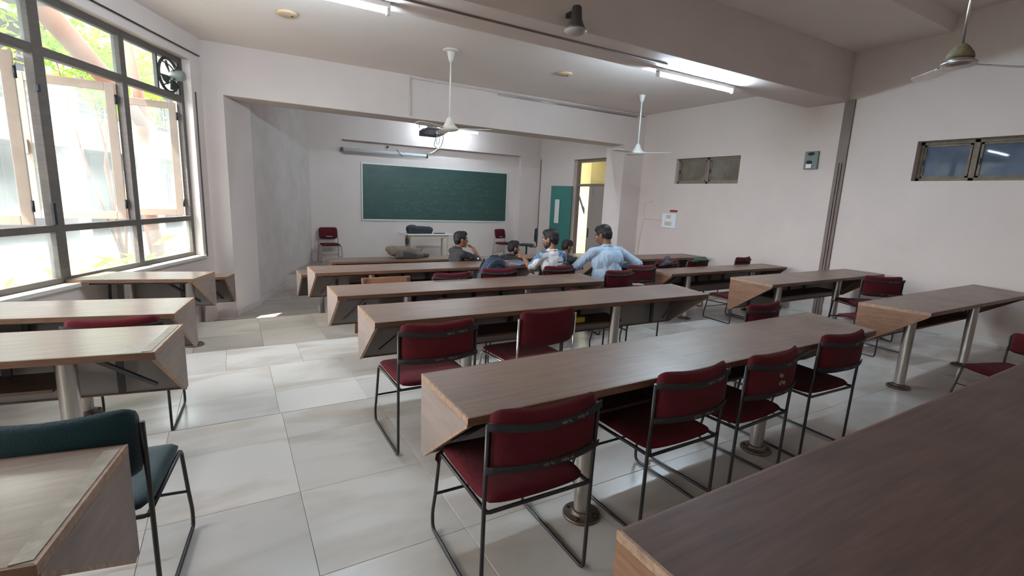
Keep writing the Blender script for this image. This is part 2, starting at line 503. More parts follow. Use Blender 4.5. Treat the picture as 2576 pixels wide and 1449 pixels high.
PANEL_O = wood('bare_wood_end_panel', (0.27, 0.135, 0.075), (0.16, 0.075, 0.04), 0.5, 6, .7, sz=9)
MODEST = M('inner_panel_laminate', (0.30, 0.26, 0.245), 0.55, var=0.08, vscale=4)
EDGE = wood('edge_strip_wood', (0.20, 0.095, 0.05), (0.11, 0.05, 0.028), 0.45)
EDGE_L = wood('worn_edge_strip_wood', (0.42, 0.27, 0.18), (0.24, 0.13, 0.08), 0.5)
FRAME = M('desk_frame_paint', (0.035, 0.032, 0.035), 0.45)
SHELF = wood('shelf_wood', (0.16, 0.09, 0.055), (0.09, 0.05, 0.03), 0.5)

def desk(FL, FR, NR, NL, zt, zf, label, cat_group, drop=0.387, posts=((0.225, 0), (0.675, 0)), top=LAM, end=PANEL, shelf=True, name='lecture_desk', ends=(1, 1), loose=None):
    c = (Vector((*FL, 0)) + Vector((*FR, 0)) + Vector((*NR, 0)) + Vector((*NL, 0))) / 4
    root = empty(name, (c.x, c.y, zf))
    tag(root, label, 'desk', cat_group)
    q = [Vector((p[0] - c.x, p[1] - c.y, 0)) for p in (FL, FR, NR, NL)]
    fl, fr, nr, nl = q
    zt = zt - zf
    th = 0.022
    def lerp(a, b, t): return a + (b - a) * t
    def up(v, z): return Vector((v.x, v.y, z))
    ux = (fr - fl).normalized(); uyl = (fl - nl).normalized(); uyr = (fr - nr).normalized()
    uy = ((fl + fr) / 2 - (nl + nr) / 2).normalized()
    e = 0.009
    i_fl = fl + ux * e - uyl * e; i_fr = fr - ux * e - uyr * e; i_nr = nr - ux * e + uyr * e; i_nl = nl + ux * e + uyl * e
    MB().prism([up(i_nl, zt - th), up(i_nr, zt - th), up(i_fr, zt - th), up(i_fl, zt - th)], (0, 0, th)).build('desktop', top, root)
    for (a, b, ia, ib) in ((nl, nr, i_nl, i_nr), (fr, fl, i_fr, i_fl)):
        MB().prism([up(a, zt - th - 0.012), up(b, zt - th - 0.012), up(ib, zt - th - 0.012), up(ia, zt - th - 0.012)], (0, 0, th + 0.0115)).build('edge_strip', EDGE, root)
    for (a, b, ia, ib) in ((nr, fr, i_nr, i_fr), (fl, nl, i_fl, i_nl)):
        MB().prism([up(a, zt - th - 0.006), up(b, zt - th - 0.006), up(ib, zt - th - 0.006), up(ia, zt - th - 0.006)], (0, 0, th + 0.0065)).build('edge_strip', EDGE_L, root)
    zb = zt - drop
    # front (far) panel
    pt = 0.018
    MB().prism([up(fl + ux * .02 - uy * .004, zb), up(fr - ux * .02 - uy * .004, zb), up(fr - ux * .02 - uy * (pt + .004), zb), up(fl + ux * .02 - uy * (pt + .004), zb)], (0, 0, zt - th - zb)).build('front_panel', MODEST, root)
    MB().prism([up(fl + ux * .02, zb - .008), up(fr - ux * .02, zb - .008), up(fr - ux * .02 - uy * .03, zb - .008), up(fl + ux * .02 - uy * .03, zb - .008)], (0, 0, .009)).build('panel_lip', EDGE, root)
    # triangular end panels with solid wood lippings
    for k, (f, n_, sgn, uyy) in enumerate(((fl, nl, 1, uyl), (fr, nr, -1, uyr))):
        if not ends[k]: continue
        w = ux * sgn * 0.018
        a = up(f - uyy * 0.002, zt - th - .007); b = up(n_ + uyy * 0.012, zt - th - .007); cc = up(f - uyy * 0.03, zb); d = up(f - uyy * 0.002, zb)
        MB().prism([a, b, cc, d], w).build('end_panel', end, root)
        dv = (cc - b).normalized(); nn = Vector((0, 0, -1)) - dv * dv.z * -1
        nn = (Vector((0, 0, -1)) + uyy * -0.0); nn = (nn - dv * nn.dot(dv)).normalized()
        MB().prism([b + nn * 0.0, cc + nn * 0.0, cc + nn * 0.012, b + nn * 0.012], w * 1.15).build('end_lipping', EDGE_L if end is PANEL else PANEL_O, root)
    # steel frame under the top: long rails, slanting end stays and hangers
    fr_ = MB()
    zr = zt - th - 0.012
    for t in (0.3, 0.82):
        a = lerp(fl, nl, t) + ux * .10; b = lerp(fr, nr, t) - ux * .10
        fr_.prism([up(a, zr - .03), up(b, zr - .03), up(b + uy * .025, zr - .03), up(a + uy * .025, zr - .03)], (0, 0, .03))
    fr_.build('frame_rail', FRAME, root)
    L_ = (fr - fl).length
    for (f, n_, sgn) in ((fl, nl, 1), (fr, nr, -1)):
        a = up(lerp(f, n_, .78) + ux * sgn * .30, zr - .01); b = up(lerp(f, n_, .12) + ux * sgn * .14, zb + .05)
        MB().tube([a, b], .014, 4, smooth=False).build('slanted_stay', FRAME, root)
        b2 = up(lerp(f, n_, .14) + ux * sgn * .32, 0)
        MB().prism([up(b2, zb + .02), up(b2 + ux * .035, zb + .02), up(b2 + ux * .035 + uy * .02, zb + .02), up(b2 + uy * .02, zb + .02)], (0, 0, zr - zb - .02)).build('hanger', FRAME, root)
    if shelf:
        a = lerp(fl, nl, .08) + ux * L_ * .16; b = lerp(fr, nr, .08) - ux * L_ * .28
        a2 = lerp(fl, nl, .60) + ux * L_ * .16; b2 = lerp(fr, nr, .60) - ux * L_ * .28
        MB().prism([up(a2, zb + .145), up(b2, zb + .145), up(b, zb + .145), up(a, zb + .145)], (0, 0, .016)).build('book_shelf', SHELF, root)
        nh = max(2, int(L_ / .55))
        for i in range(1, nh):
            t = .16 + (.84 - .28) * 0 + (1 - .16 - .28) * i / nh
            p = lerp(fl, nl, .12) + ux * L_ * t
            MB().prism([up(p, zb + .16), up(p + ux * .04, zb + .16), up(p + ux * .04 + uy * .02, zb + .16), up(p + uy * .02, zb + .16)], (0, 0, zr - zb - .16)).build('hanger', FRAME, root)
    for t, _ in posts:
        near = lerp(nl, nr, t); far = lerp(fl, fr, t)
        dd = (far - near).normalized()
        p = near + dd * 0.165
        MB().tube([up(p, 0.012), up(p, zt - th - .004)], .042, 20, caps=False).build('post', STEEL, root)
        MB().prism([up(p, zt - th - .008) + Vector((x * .08, y * .08, 0)) for x, y in ((-1, -1), (1, -1), (1, 1), (-1, 1))], (0, 0, .007)).build('top_plate', FRAME, root)
        fg = MB().lathe([(.094, 0.0), (.094, .010), (.088, .014), (.056, .016), (.054, .024), (.049, .034), (.043, .036)], up(p, 0), 28).build('flange', RUSTY, root)
        for a_ in (0.6, 2.17, 3.74, 5.3):
            MB().lathe([(.009, 0), (.009, .006), (.004, .009)], up(p, .013) + Vector((math.cos(a_) * .073, math.sin(a_) * .073, 0)), 6).build('bolt', DARKIRON, fg)
    return root

G_C = 'long desks between the two aisles'
G_L = 'short desks beside the big window'
G_R = 'desks along the vent wall'
A = desk((0.72, 2.02), (4.05, 2.10), (3.91, 1.55), (0.72, 1.51), .74, 0, 'long worn brown desk with four maroon chairs lined up at its near side', G_C)
B = desk((0.76, 3.50), (3.97, 3.47), (3.87, 2.92), (0.75, 2.97), .74, 0, 'long brown desk with a yellow block on its under shelf', G_C)
C_ = desk((0.77, 4.87), (3.86, 4.86), (3.76, 4.28), (0.77, 4.33), .64, -.09, 'long brown desk just behind the seated men in white and blue shirts', G_C)
D = desk((0.79, 6.43), (3.87, 6.46), (3.82, 5.86), (0.80, 5.84), .61, -.14, 'long brown desk the seated group gathers around', G_C)
D2 = desk((0.80, 7.74), (2.1, 7.76), (2.1, 7.27), (0.81, 7.25), .365, -.42, 'low brown desk end peeking out past the gathered group\'s desk', G_C, drop=.38, shelf=False)
E_ = desk((1.45, 9.24), (4.3, 9.28), (4.25, 8.70), (1.46, 8.66), .335, -.42, 'frontmost long desk with an olive bag lying on it', G_C)
F = desk((0.80, 0.79), (4.6, 0.82), (4.6, 0.02), (0.80, 0.02), .74, 0, 'dark brown scratched desk filling the nearest corner', G_C, top=LAM_D, end=PANEL_O, shelf=False, posts=((.7, 0),))
L1 = desk((-2.05, 3.62), (-0.28, 3.36), (-0.36, 2.82), (-1.95, 3.06), .735, 0, 'short desk with a wide pale green window reflection, maroon chair tucked behind', G_L, top=LAM_LIT, posts=((.18, 0), (.75, 0)))
L2 = desk((-1.95, 4.86), (-0.29, 4.55), (-0.38, 3.99), (-1.85, 4.28), .66, -.09, 'short desk behind the lone maroon chair back at the window side', G_L, top=LAM_LIT, posts=((.12, 0), (.60, 0)))
L3 = desk((-1.28, 6.54), (-0.19, 6.27), (-0.37, 5.80), (-1.40, 6.03), .605, -.14, 'small pale topped desk under the window sill with its steel post showing', G_L, drop=.375, top=LAM_LIT, posts=((.40, 0), (.90, 0)), shelf=False)
L4 = desk((-0.72, 7.66), (0.00, 7.62), (-0.10, 7.34), (-0.80, 7.38), .365, -.42, 'smallest desk end beside the big pillar', G_L, drop=.385, posts=((.5, 0),), shelf=False)
L0 = desk((-1.9, 2.06), (-0.32, 1.80), (-0.40, 1.27), (-1.8, 1.52), .74, 0, 'nearest pale desk with taped edge in front of the teal chair', G_L, top=LAM_LIT, posts=((.3, 0),))
R1 = desk((5.01, 2.17), (8.0, 2.24), (7.75, 1.66), (5.12, 1.66), .74, 0, 'desk with bare orange wood end and two full steel posts under the wide vent', G_R, end=PANEL_O, posts=((.05, 0), (.58, 0)))
R2 = desk((5.24, 3.68), (7.97, 3.72), (7.95, 3.18), (5.22, 3.13), .72, 0, 'desk with bare orange wood end beside the brown pipe boxing', G_R, end=PANEL_O, posts=((.15, 0), (.66, 0)))
R3 = desk((5.18, 5.02), (7.97, 5.03), (7.97, 4.58), (5.20, 4.55), .62, -.09, 'desk with orange wood end right behind the man in the pale blue shirt', G_R, end=PANEL_O, posts=((.2, 0), (.75, 0)))
R4 = desk((5.25, 6.74), (7.95, 6.76), (7.97, 6.18), (5.2, 6.15), .59, -.14, 'farther vent wall desk with dark bag and green cap before it', G_R, posts=((.2, 0), (.75, 0)))
R5 = desk((4.75, 9.1), (7.4, 9.1), (7.4, 8.5), (4.75, 8.5), .335, -.42, 'frontmost desk catching the glare from the doorway', G_R, posts=((.2, 0), (.75, 0)), shelf=False)

TAPE = M('brittle_tape', (.36, .30, .24), .5, var=.4, vscale=25)
for dk, a, b in ((L0, (-.33, 1.775), (-.405, 1.29)), (L1, (-.295, 3.335), (-.372, 2.845))):
    c = dk.location; zt_ = .0006 + (.74 if dk is L0 else .735) - c.z
    o_ = .045
    MB().prism([(a[0] - c.x - o_, a[1] - c.y, zt_), (a[0] - c.x - .004, a[1] - c.y, zt_), (b[0] - c.x - .004, b[1] - c.y, zt_), (b[0] - c.x - o_, b[1] - c.y, zt_)], (0, 0, .0015)).build('tape_strip', TAPE, dk)
# ------------------------------------------------------------------ chairs
MAROON = M('maroon_fabric', (0.115, 0.014, 0.019), 0.9, bump=0.35, bscale=160, var=0.4, vscale=4, sheen=0.04, rand=0.25, spec=0.1)
TEAL = M('teal_fabric', (0.012, 0.038, 0.045), 0.85, bump=0.35, bscale=160, var=0.3, vscale=4, sheen=0.2, spec=0.2)
BANDM = M('worn_black_band', (0.02, 0.016, 0.018), 0.8, var=0.2, vscale=40)
SCUFF = M('scuffed_print', (0.16, 0.14, 0.14), 0.8, var=0.7, vscale=60)
def sweep_pad(fn, nu, nv, th, p=5):
    """closed cushion: fn(u, v) -> (point, normal) for u, v in -1..1"""
    mb = MB(); vs = []; top = {}; bot = {}
    for i in range(nu + 1):
        for j in range(nv + 1):
            u = -1 + 2 * i / nu; v = -1 + 2 * j / nv
            u = math.copysign(abs(u) ** 0.75, u); v = math.copysign(abs(v) ** 0.75, v)
            k = (max(0, 1 - abs(u) ** p) * max(0, 1 - abs(v) ** p)) ** 0.4
            # round the corners
            cr = 1 - 0.10 * (abs(u) ** 6) * (abs(v) ** 6)
            P, n = fn(u * cr, v * cr)
            top[i, j] = len(vs); vs.append(P + n * th * k)
            if i in (0, nu) or j in (0, nv): bot[i, j] = top[i, j]
            else:
                bot[i, j] = len(vs); vs.append(P - n * th * k)
    fs = []
    for i in range(nu):
        for j in range(nv):
            fs.append((top[i, j], top[i + 1, j], top[i + 1, j + 1], top[i, j + 1]))
            fs.append((bot[i, j], bot[i, j + 1], bot[i + 1, j + 1], bot[i + 1, j]))
    mb.add(vs, fs, True)
    return mb
def back_fn(u, v, w=.236, z0=.575, z1=.820):
    z = (z0 + z1) / 2 + v * (z1 - z0) / 2
    y = -.290 - .045 * (1 - u * u) + .008 * v * v
    z += .016 * (u * u) * (1 if v > 0 else 0)
    n = Vector((-.36 * u, 1, .04)).normalized()
    return Vector((u * w, y + .022, z)), n
def seat_fn(u, v):
    x = u * .235; y = -.004 + v * .256
    z = .447 - .012 * (1 - u * u) - (.03 * max(0, v - .7) / .3) ** 1.0 * (max(0, v - .7) / .3) + .012 * max(0, -v - .6)
    return Vector((x, y, z)), Vector((0, .05, 1)).normalized()
def arc(pts, r=.03, k=4):
    """round the corners of a polyline"""
    pts = [Vector(p) for p in pts]; out = [pts[0]]
    for i in range(1, len(pts) - 1):
        a, b, c = pts[i - 1], pts[i], pts[i + 1]
        d1 = (a - b); d2 = (c - b); rr = min(r, d1.length * .45, d2.length * .45)
        p0 = b + d1.normalized() * rr; p2 = b + d2.normalized() * rr
        for j in range(k + 1):
            t = j / k
            out.append(p0 * (1 - t) ** 2 + b * 2 * t * (1 - t) + p2 * t * t)
    out.append(pts[-1]); return out
def sled_chair(fab, metal, label, group, name='sled_chair', bands=True):
    root = empty(name)
    tag(root, label, 'chair', group)
    sweep_pad(seat_fn, 12, 12, .026).build('seat', fab, root)
    bk = sweep_pad(back_fn, 12, 10, .020).build('backrest', fab, root)
    for s in (-1, 1):
        x = s * .243
        up_ = [(x, -.272, .775), (x, -.262, .45), (x, -.258, .011), (x, .262, .011), (x, .268, .09), (x * .985, .243, .20), (x * .95, .215, .418), (x * .95, -.262, .425)]
        MB().tube(arc(up_, .03), .0085, 8).build('side_frame', metal, root)
    MB().tube([(-.243, -.262, .432), (-.22, -.262, .424), (.22, -.262, .424), (.243, -.262, .432)], .008, 8).build('rear_rail', metal, root)
    MB().tube(arc([(-.246, .243, .20), (-.2, .235, .205), (.2, .235, .205), (.246, .243, .20)], .02), .007, 8).build('stretcher', metal, root)
    if bands:
        for z0, z1, nm in ((.742, .772, 'back_band'), (.592, .620, 'back_band')):
            mb = MB(); vs = []; n = 16
            for i in range(n + 1):
                u = (-1 + 2 * i / n)
                for z in (z0, z1):
                    P, nn = back_fn(u * 1.03, (z - .6975) / .1225)
                    for o_ in (-.0245, -.020):
                        vs.append(P + nn * o_)
            fs = []
            for i in range(n):
                a = i * 4; b = a + 4
                fs += [(a, b, b + 2, a + 2), (a + 1, a + 3, b + 3, b + 1), (a, a + 1, b + 1, b), (a + 2, b + 2, b + 3, a + 3)]
            fs += [(0, 2, 3, 1), (n * 4, n * 4 + 1, n * 4 + 3, n * 4 + 2)]
            band = mb.add(vs, fs, True).build(nm, BANDM, root)
            mb = MB(); r2 = random.Random(3)
            for i in range(9):
                u = r2.uniform(-.05, .75) if z0 > .7 else r2.uniform(-.35, .5)
                P, nn = back_fn(u, ((z0 + z1) / 2 - .6975) / .1225)
                mb.box(P - nn * .0252, (r2.uniform(.008, .022), .0015, r2.uniform(.004, .012)), Matrix.Rotation(r2.uniform(-.5, .5), 3, 'Y'))
            mb.build('scuff', SCUFF, band)['kind'] = 'stuff'
    return root

GA = 'maroon chairs at the long desk with four chairs'
ch0 = sled_chair(MAROON, BLACKM, 'nearest maroon chair, its seat cover torn and drooping at the front corner', GA)
ch0.location = (.98, 1.64, 0); ch0.rotation_euler = (0, 0, math.radians(-1))
flap = MB(); flap.prism([(-.255, .20, .425), (-.205, .23, .425), (-.215, .235, .375), (-.235, .215, .36), (-.26, .20, .40)], (.004, .004, 0)); flap.build('torn_flap', MAROON, ch0)
def chair(x, y, z, rot, label, group, src=None):
    r = dup(src or ch1, (x, y, z), math.radians(rot), label, group)
    return r
ch1 = sled_chair(MAROON, BLACKM, 'second maroon chair along the near desk, tucked right beside the steel post', GA)
ch1.location = (1.82, 1.675, 0)
chair(2.43, 1.675, 0, 3, 'third maroon chair along the near desk, with frayed pale patches on its back', GA)
chair(3.275, 1.735, 0, -2, 'farthest maroon chair along the near desk, by its pointed free corner', GA)
for o in [o for o in bpy.data.objects if o.parent is None and o.get('label', '').startswith('third maroon')]:
    mb = MB(); r2 = random.Random(5)
    for i in range(7):
        P, nn = back_fn(r2.uniform(-.35, .1), r2.uniform(-.3, .2) if i < 5 else -.8)
        mb.box(P - nn * .021, (r2.uniform(.012, .04), .003, r2.uniform(.008, .02)), Matrix.Rotation(r2.uniform(-.9, .9), 3, 'Y'))
    mb.build('frayed_patch', M('frayed_lining', (.35, .26, .22), .9, var=.5, vscale=40), o)['kind'] = 'stuff'
GB = 'maroon chairs at the desk with the yellow block'
chair(1.03, 2.86, 0, 0, 'maroon chair at the aisle end of the desk with the yellow block', GB)
c6 = sled_chair(MAROON, CHROME, 'maroon chair with a bare chrome frame left side', GB, bands=False)
c6.location = (1.82, 2.90, 0); c6.rotation_euler = (0, 0, math.radians(4)); c6['label'] = 'maroon chair with bare chrome frame at the desk with the yellow block'
chair(3.62, 2.50, 0, 4, 'maroon chair barely rising behind the far half of the near desk', GB)
GC = 'maroon chairs whose seats show beneath the desk with the yellow block'
chair(1.62, 3.84, -.09, 0, 'maroon seat under the yellow block desk, just beside the first steel post', GC)
chair(2.40, 3.82, -.09, 3, 'dark chair legs and seat under the yellow block desk, behind the chrome framed chair', GC)
chair(2.95, 3.84, -.09, -3, 'dark chair seat under the yellow block desk, beside its second steel post', GC)
chair(3.70, 3.83, -.09, 4, 'bright red seat under the pointed end of the yellow block desk', GC)
GD = 'maroon chairs drawn up to the group\'s desk'
chair(2.12, 5.24, -.12, 2, 'maroon chair back just showing over the desk, next to the plain wooden seat board', GD)
chair(2.73, 5.24, -.09, 0, 'maroon chair holding the navy backpack', GD)
chair(3.60, 5.24, -.09, 0, 'maroon chair under the person in the blue and white patterned shirt', GD)
chair(4.15, 4.74, -.09, 3, 'maroon chair the person in the pale blue shirt sits on', GD)
chair(4.86, 5.03, -.09, -6, 'empty maroon chair under the elbow of the pale blue shirt', GD)
GR = 'maroon chairs near the vent wall'
chair(6.88, 2.93, 0, -32, 'maroon chair standing turned away against the wall, between the two vent wall desks', GR)
LOW3 = chair(6.30, 2.60, 0, -6, 'dark chair whose frame shows under the desk with two full steel posts', GR)
chair(5.50, 1.17, 0, 72, 'maroon chair cropped by the picture edge, behind the scratched near desk', GR)
LOW1 = chair(6.95, 4.42, -.09, 0, 'dark chair with crossed legs beneath the desk by the brown boxing', GR)
LOW2 = chair(6.34, 4.42, -.09, -3, 'dark legged chair beneath the boxing desk, nearer the middle aisle', GR)
chair(5.75, 5.42, -.09, 0, 'maroon chair carrying the dark cloth bag', GR)
chair(6.45, 5.42, -.09, 0, 'maroon chair with the dark green cap on its back', GR)
chair(7.55, 5.40, -.09, 6, 'maroon chair top peeping over the desk nearest the vent wall', GR)
for o in (LOW1, LOW2): o.scale = (1, .9, .84)
LOW3.scale = (1, 1, .85)
GW = 'chairs among the window side desks'
chair(-.64, 3.95, -.09, -4, 'lone maroon chair between two pale window side desks', GW)
tch = sled_chair(TEAL, BLACKM, 'teal chair at the near left, standing between two pale desks', GW, bands=False)
tch.location = (-.50, 2.18, 0); tch.rotation_euler = (0, 0, math.radians(-7))
tch['label'] = 'teal fabric chair with black frame by the nearest pale desk'

# frame visitor chairs near the board
def visitor_chair(loc, rz, label):
    root = empty('visitor_chair', loc, math.radians(rz)); tag(root, label, 'chair', 'chrome framed chairs by the board')
    def bf(u, v):
        return Vector((u * .215, -.20 - .02 * (1 - u * u) - .03 * v, .70 + v * .135)), Vector((-.1 * u, 1, .1)).normalized()
    def sf(u, v): return Vector((u * .225, v * .215, .44)), Vector((0, 0, 1))
    sweep_pad(sf, 10, 10, .03).build('seat', MAROON, root)
    b = sweep_pad(bf, 10, 8, .022).build('backrest', MAROON, root)
    MB().bb(-.09, .06, -.178, -.174, .612, .622).build('pale_slit', WHITEP, b)
    for s in (-1, 1):
        MB().tube(arc([(s * .205, -.245, .80), (s * .215, -.20, .60), (s * .235, -.22, .42), (s * .24, -.26, .01)], .05), .011, 8).build('rear_leg', STEEL, root)
        MB().tube(arc([(s * .235, -.22, .405), (s * .235, .19, .405), (s * .24, .235, .01)], .04), .011, 8).build('front_leg', STEEL, root)
    MB().tube([(-.238, .215, .17), (.238, .215, .17)], .008, 8).build('stretcher', STEEL, root)
    MB().tube([(-.238, -.235, .17), (.238, -.235, .17)], .008, 8).build('stretcher', STEEL, root)
    return root
visitor_chair((2.04, 12.28, -.17), 180, 'maroon chair with steel legs alone in the dark corner of the stage')
visitor_chair((6.80, 12.12, -.17), 198, 'maroon chair with steel legs beside the chalkboard\'s far end')
# swivel chair
sw = tag(empty('swivel_chair', (7.25, 11.65, -.17), math.radians(48)), 'teal swivel chair on a black stem by the green door', 'chair')
def bf(u, v): return Vector((u * .20 * (1 - .15 * v), -.24 - .03 * (1 - u * u), .74 + v * .19)), Vector((-.1 * u, 1, .05)).normalized()
def sf(u, v): return Vector((u * .225, v * .22, .44)), Vector((0, 0, 1))
sweep_pad(bf, 10, 10, .022, 3).build('backrest', TEAL, sw)
sweep_pad(sf, 10, 10, .035, 4).build('seat', TEAL, sw)
MB().tube(arc([(0, -.25, .66), (0, -.27, .52), (0, -.30, .40), (0, -.08, .385)], .08), .016, 8).build('back_bar', BLACKM, sw)
MB().tube([(0, 0, .10), (0, 0, .41)], .025, 12).build('gas_stem', BLACKM, sw)
for k in range(5):
    a = k * 2 * math.pi / 5
    l = MB().tube([(0, 0, .10), (math.cos(a) * .26, math.sin(a) * .26, .06)], [.022, .014], 8).build('base_arm', BLACKM, sw)
    MB().ball((math.cos(a) * .26, math.sin(a) * .26, .027), .026, 10, 6).build('castor', BLACKM, l)

# plain wooden seat board seen between two desks
wb_ = tag(empty('wooden_chair', (1.45, 5.45, -.09)), 'plain wooden chair, its brown back board showing above the desk', 'chair')
WOODC = wood('orange_plywood', (.40, .19, .10), (.27, .12, .06), .45)
MB().bb(-.27, .27, -.24, -.222, .55, .73).build('back_board', WOODC, wb_, .004)
MB().bb(-.26, .26, -.22, .22, .42, .44).build('seat', WOODC, wb_, .004)
for sx in (-1, 1):
    MB().bb(sx * .24 - .018, sx * .24 + .018, -.262, -.241, 0, .72).build('leg', EDGE, wb_)
    MB().bb(sx * .24 - .018, sx * .24 + .018, .18, .215, 0, .42).build('leg', EDGE, wb_)

# yellow block on the under shelf
yb = MB(); yb.box((0, 0, .0225), (.13, .05, .045)); o = yb.build('duster', M('yellow_sponge', (.62, .42, .03), .8, var=.2, vscale=30), None, .006); o.location = (2.56, 3.22, .516)
tag(o, 'yellow duster block lying on the under shelf of a long desk', 'duster')

# ------------------------------------------------------------------ big window
GLASS = glass('dusty_glass', dust=.10)
GLASS2 = glass('dusty_open_pane', dust=.17, dustc=(.8, .85, .84))
win = tag(empty('window_1', WP), kind='structure')
def wloc(p): return p - WP
def fbar(name, s0, s1, o0, o1, z0, z1, mat, parent, bevel=.004):
    mb = MB(); mb.prism([wloc(wpt(s0, o0, z0)), wloc(wpt(s1, o0, z0)), wloc(wpt(s1, o1, z0)), wloc(wpt(s0, o1, z0))], (0, 0, z1 - z0))
    return mb.build(name, mat, parent, bevel)
S = [-.27, -1.40, -2.50, -3.60, -4.70, -5.80, -6.90]
FO0, FO1 = .10, .17
fbar('outer_frame', S[-1] - .05, S[0], FO0, FO1, SILL, SILL + .055, WOODF, win)
fbar('outer_frame', S[-1] - .05, S[0], FO0, FO1, HEAD - .07, HEAD, WOODF, win)
fbar('outer_frame', S[0] - .035, S[0] + .03, FO0, FO1, SILL, HEAD, WOODF, win)
fbar('outer_frame', S[-1] - .05, S[-1], FO0, FO1, SILL, HEAD, WOODF, win)
fbar('transom', S[-1], S[0], FO0 - .005, FO1, 2.62, 2.70, WOODF, win)
fbar('lower_rail', S[-1], S[0], FO0 - .005, FO1, 1.06, 1.125, WOODF, win)
for i, s in enumerate(S[1:-1]):
    w = .042 if i != 1 else .058
    fbar('mullion', s - w, s + w, FO0 - .01, FO1, SILL + .05, HEAD - .06, WOODF, win)
for i in range(len(S) - 1):
    b, a = S[i] - .035, S[i + 1] + .042
    fbar('pane', a, b, .135, .139, SILL + .05, 1.065, GLASS, win, 0)
    if i == 0: fbar('pane', a, -.80, .135, .139, 2.70, HEAD - .065, GLASS, win, 0)
    else: fbar('pane', a, b, .135, .139, 2.70, HEAD - .065, GLASS, win, 0)
# hinged sashes standing open outwards
def sash(s_h, wid, ang, z0=1.13, z1=2.60, side=1, name='casement_sash'):
    """s_h hinge position; opens outwards by ang degrees; leaf extends towards lower s when side=1"""
    root_p = wpt(s_h, .17, 0) - WP
    d = (-WU if side == 1 else WU)
    a = math.radians(ang)
    dirv = (d * math.cos(a) + WN * math.sin(a)).normalized()
    nn = Vector((-dirv.y, dirv.x, 0))
    def q(t, o_, z): p = root_p + dirv * t + nn * o_; return Vector((p.x, p.y, z))
    mb = MB(); bw = .085
    def bar(t0, t1, za, zb): mb.prism([q(t0, -.017, za), q(t1, -.017, za), q(t1, .017, za), q(t0, .017, za)], (0, 0, zb - za))
    bar(0, bw, z0, z1); bar(wid - bw, wid, z0, z1); bar(bw, wid - bw, z0, z0 + bw); bar(bw, wid - bw, z1 - bw, z1)
    o = mb.build(name, SASHP, win, .004)
    g = MB(); g.prism([q(bw - .005, -.002, z0 + bw - .005), q(wid - bw + .005, -.002, z0 + bw - .005), q(wid - bw + .005, .002, z0 + bw - .005), q(bw - .005, .002, z0 + bw - .005)], (0, 0, z1 - z0 - 2 * bw + .01))
    g.build('pane', GLASS2, o)
    for z in (z0 + .12, z1 - .22):
        MB().tube([q(-.005, .02, z), q(-.005, .02, z + .10)], .012, 6).build('hinge', DARKIRON, o)
    h = MB(); h.box(q(wid - .04, .03, (z0 + z1) / 2), (.03, .03, .14)); h.build('latch', SASHP, o)
    return o
SASHES = True
sash(-.33, .60, 57)
sash(-1.46, .80, 62)
sash(-2.66, .46, 62); sash(-3.66, .5, 60); sash(-4.76, .6, 60)
for s_ in (-2.56,):
    fbar('stay_bolt', s_ - .01, s_ + .02, .07, .10, 1.13, 1.33, DARKIRON, win)
    fbar('stay_bolt', s_ - .01, s_ + .02, .07, .10, 2.30, 2.36, DARKIRON, win)
win4 = tag(empty('window_4', WP), kind='structure')
for s_ in (-10.31, -9.225, -8.14): fbar('mullion', s_ - .04, s_ + .04, FO0, FO1, SILL, HEAD, WOODF, win4)
for z_ in (SILL, 1.06, 2.62, HEAD - .07): fbar('rail', -10.35, -8.1, FO0, FO1, z_, z_ + .065, WOODF, win4)
for s_ in (-10.31, -9.185):
    for a_, b_ in ((SILL + .06, 1.06), (1.125, 2.62), (2.685, HEAD - .07)): fbar('pane', s_, s_ + 1.045, .135, .139, a_, b_, GLASS, win4, 0)
# reveals, sill
sl = MB(); sl.prism([wloc(wpt(S[-1], -.03, SILL - .035)), wloc(wpt(SR + .02, -.03, SILL - .035)), wloc(wpt(SR + .02, .23, SILL - .035)), wloc(wpt(S[-1], .23, SILL - .035))], (0, 0, .036))
sl.build('window_sill', SILLM, win)
rv = MB(); rv.prism([wloc(wpt(SR - .004, 0.002, SILL)), wloc(wpt(SR + .01, 0.002, SILL)), wloc(wpt(SR + .01, .24, SILL)), wloc(wpt(SR - .004, .24, SILL))], (0, 0, HEAD - SILL))
rv.build('reveal', CEILP, win)
# conduit above the window and thin vertical rod
cd = tag(MB().tube([wpt(-5, -.02, 3.27), wpt(-.03, -.02, 3.27)], .009, 6).build('window_conduit', DARKIRON), 'thin dark conduit running above the big window', 'conduit')
tag(MB().tube([wpt(-.17, -.012, 2.78), wpt(-.17, -.012, .55)], .008, 6).build('jamb_conduit', WOODF), 'thin vertical conduit down the wall by the window jamb', 'conduit')
# exhaust fan in the top light
ef = tag(empty('exhaust_fan', wpt(-.54, .10, 2.90)), 'dark exhaust fan set in the top corner pane of the big window', 'fan')
RA = Matrix((( WU.x, 0, -WN.x), (WU.y, 0, -WN.y), (0, 1, 0)))   # local x along wall, y up, z into the room
def L3v(x, y, z): return RA @ Vector((x, y, z))
EFM = M('fan_cast_iron', (.05, .055, .05), .5, metal=.3)
mb = MB(); sq = .235; mb2 = []
for (x0, x1, y0, y1) in ((-sq, sq, -sq, -sq + .03), (-sq, sq, sq - .03, sq), (-sq, -sq + .03, -sq, sq), (sq - .03, sq, -sq, sq)):
    mb.add([L3v(x, y, z) for x in (x0, x1) for y in (y0, y1) for z in (-.05, -.01)], [(0, 1, 3, 2), (4, 6, 7, 5), (0, 4, 5, 1), (2, 3, 7, 6), (0, 2, 6, 4), (1, 5, 7, 3)])
mb.build('frame', EFM, ef)
mb = MB(); mb.tube([L3v(.20 * math.cos(a), .20 * math.sin(a), -.01) for a in [2 * math.pi * k / 28 for k in range(28)]], .018, 8, closed=True); mb.build('ring', EFM, ef)
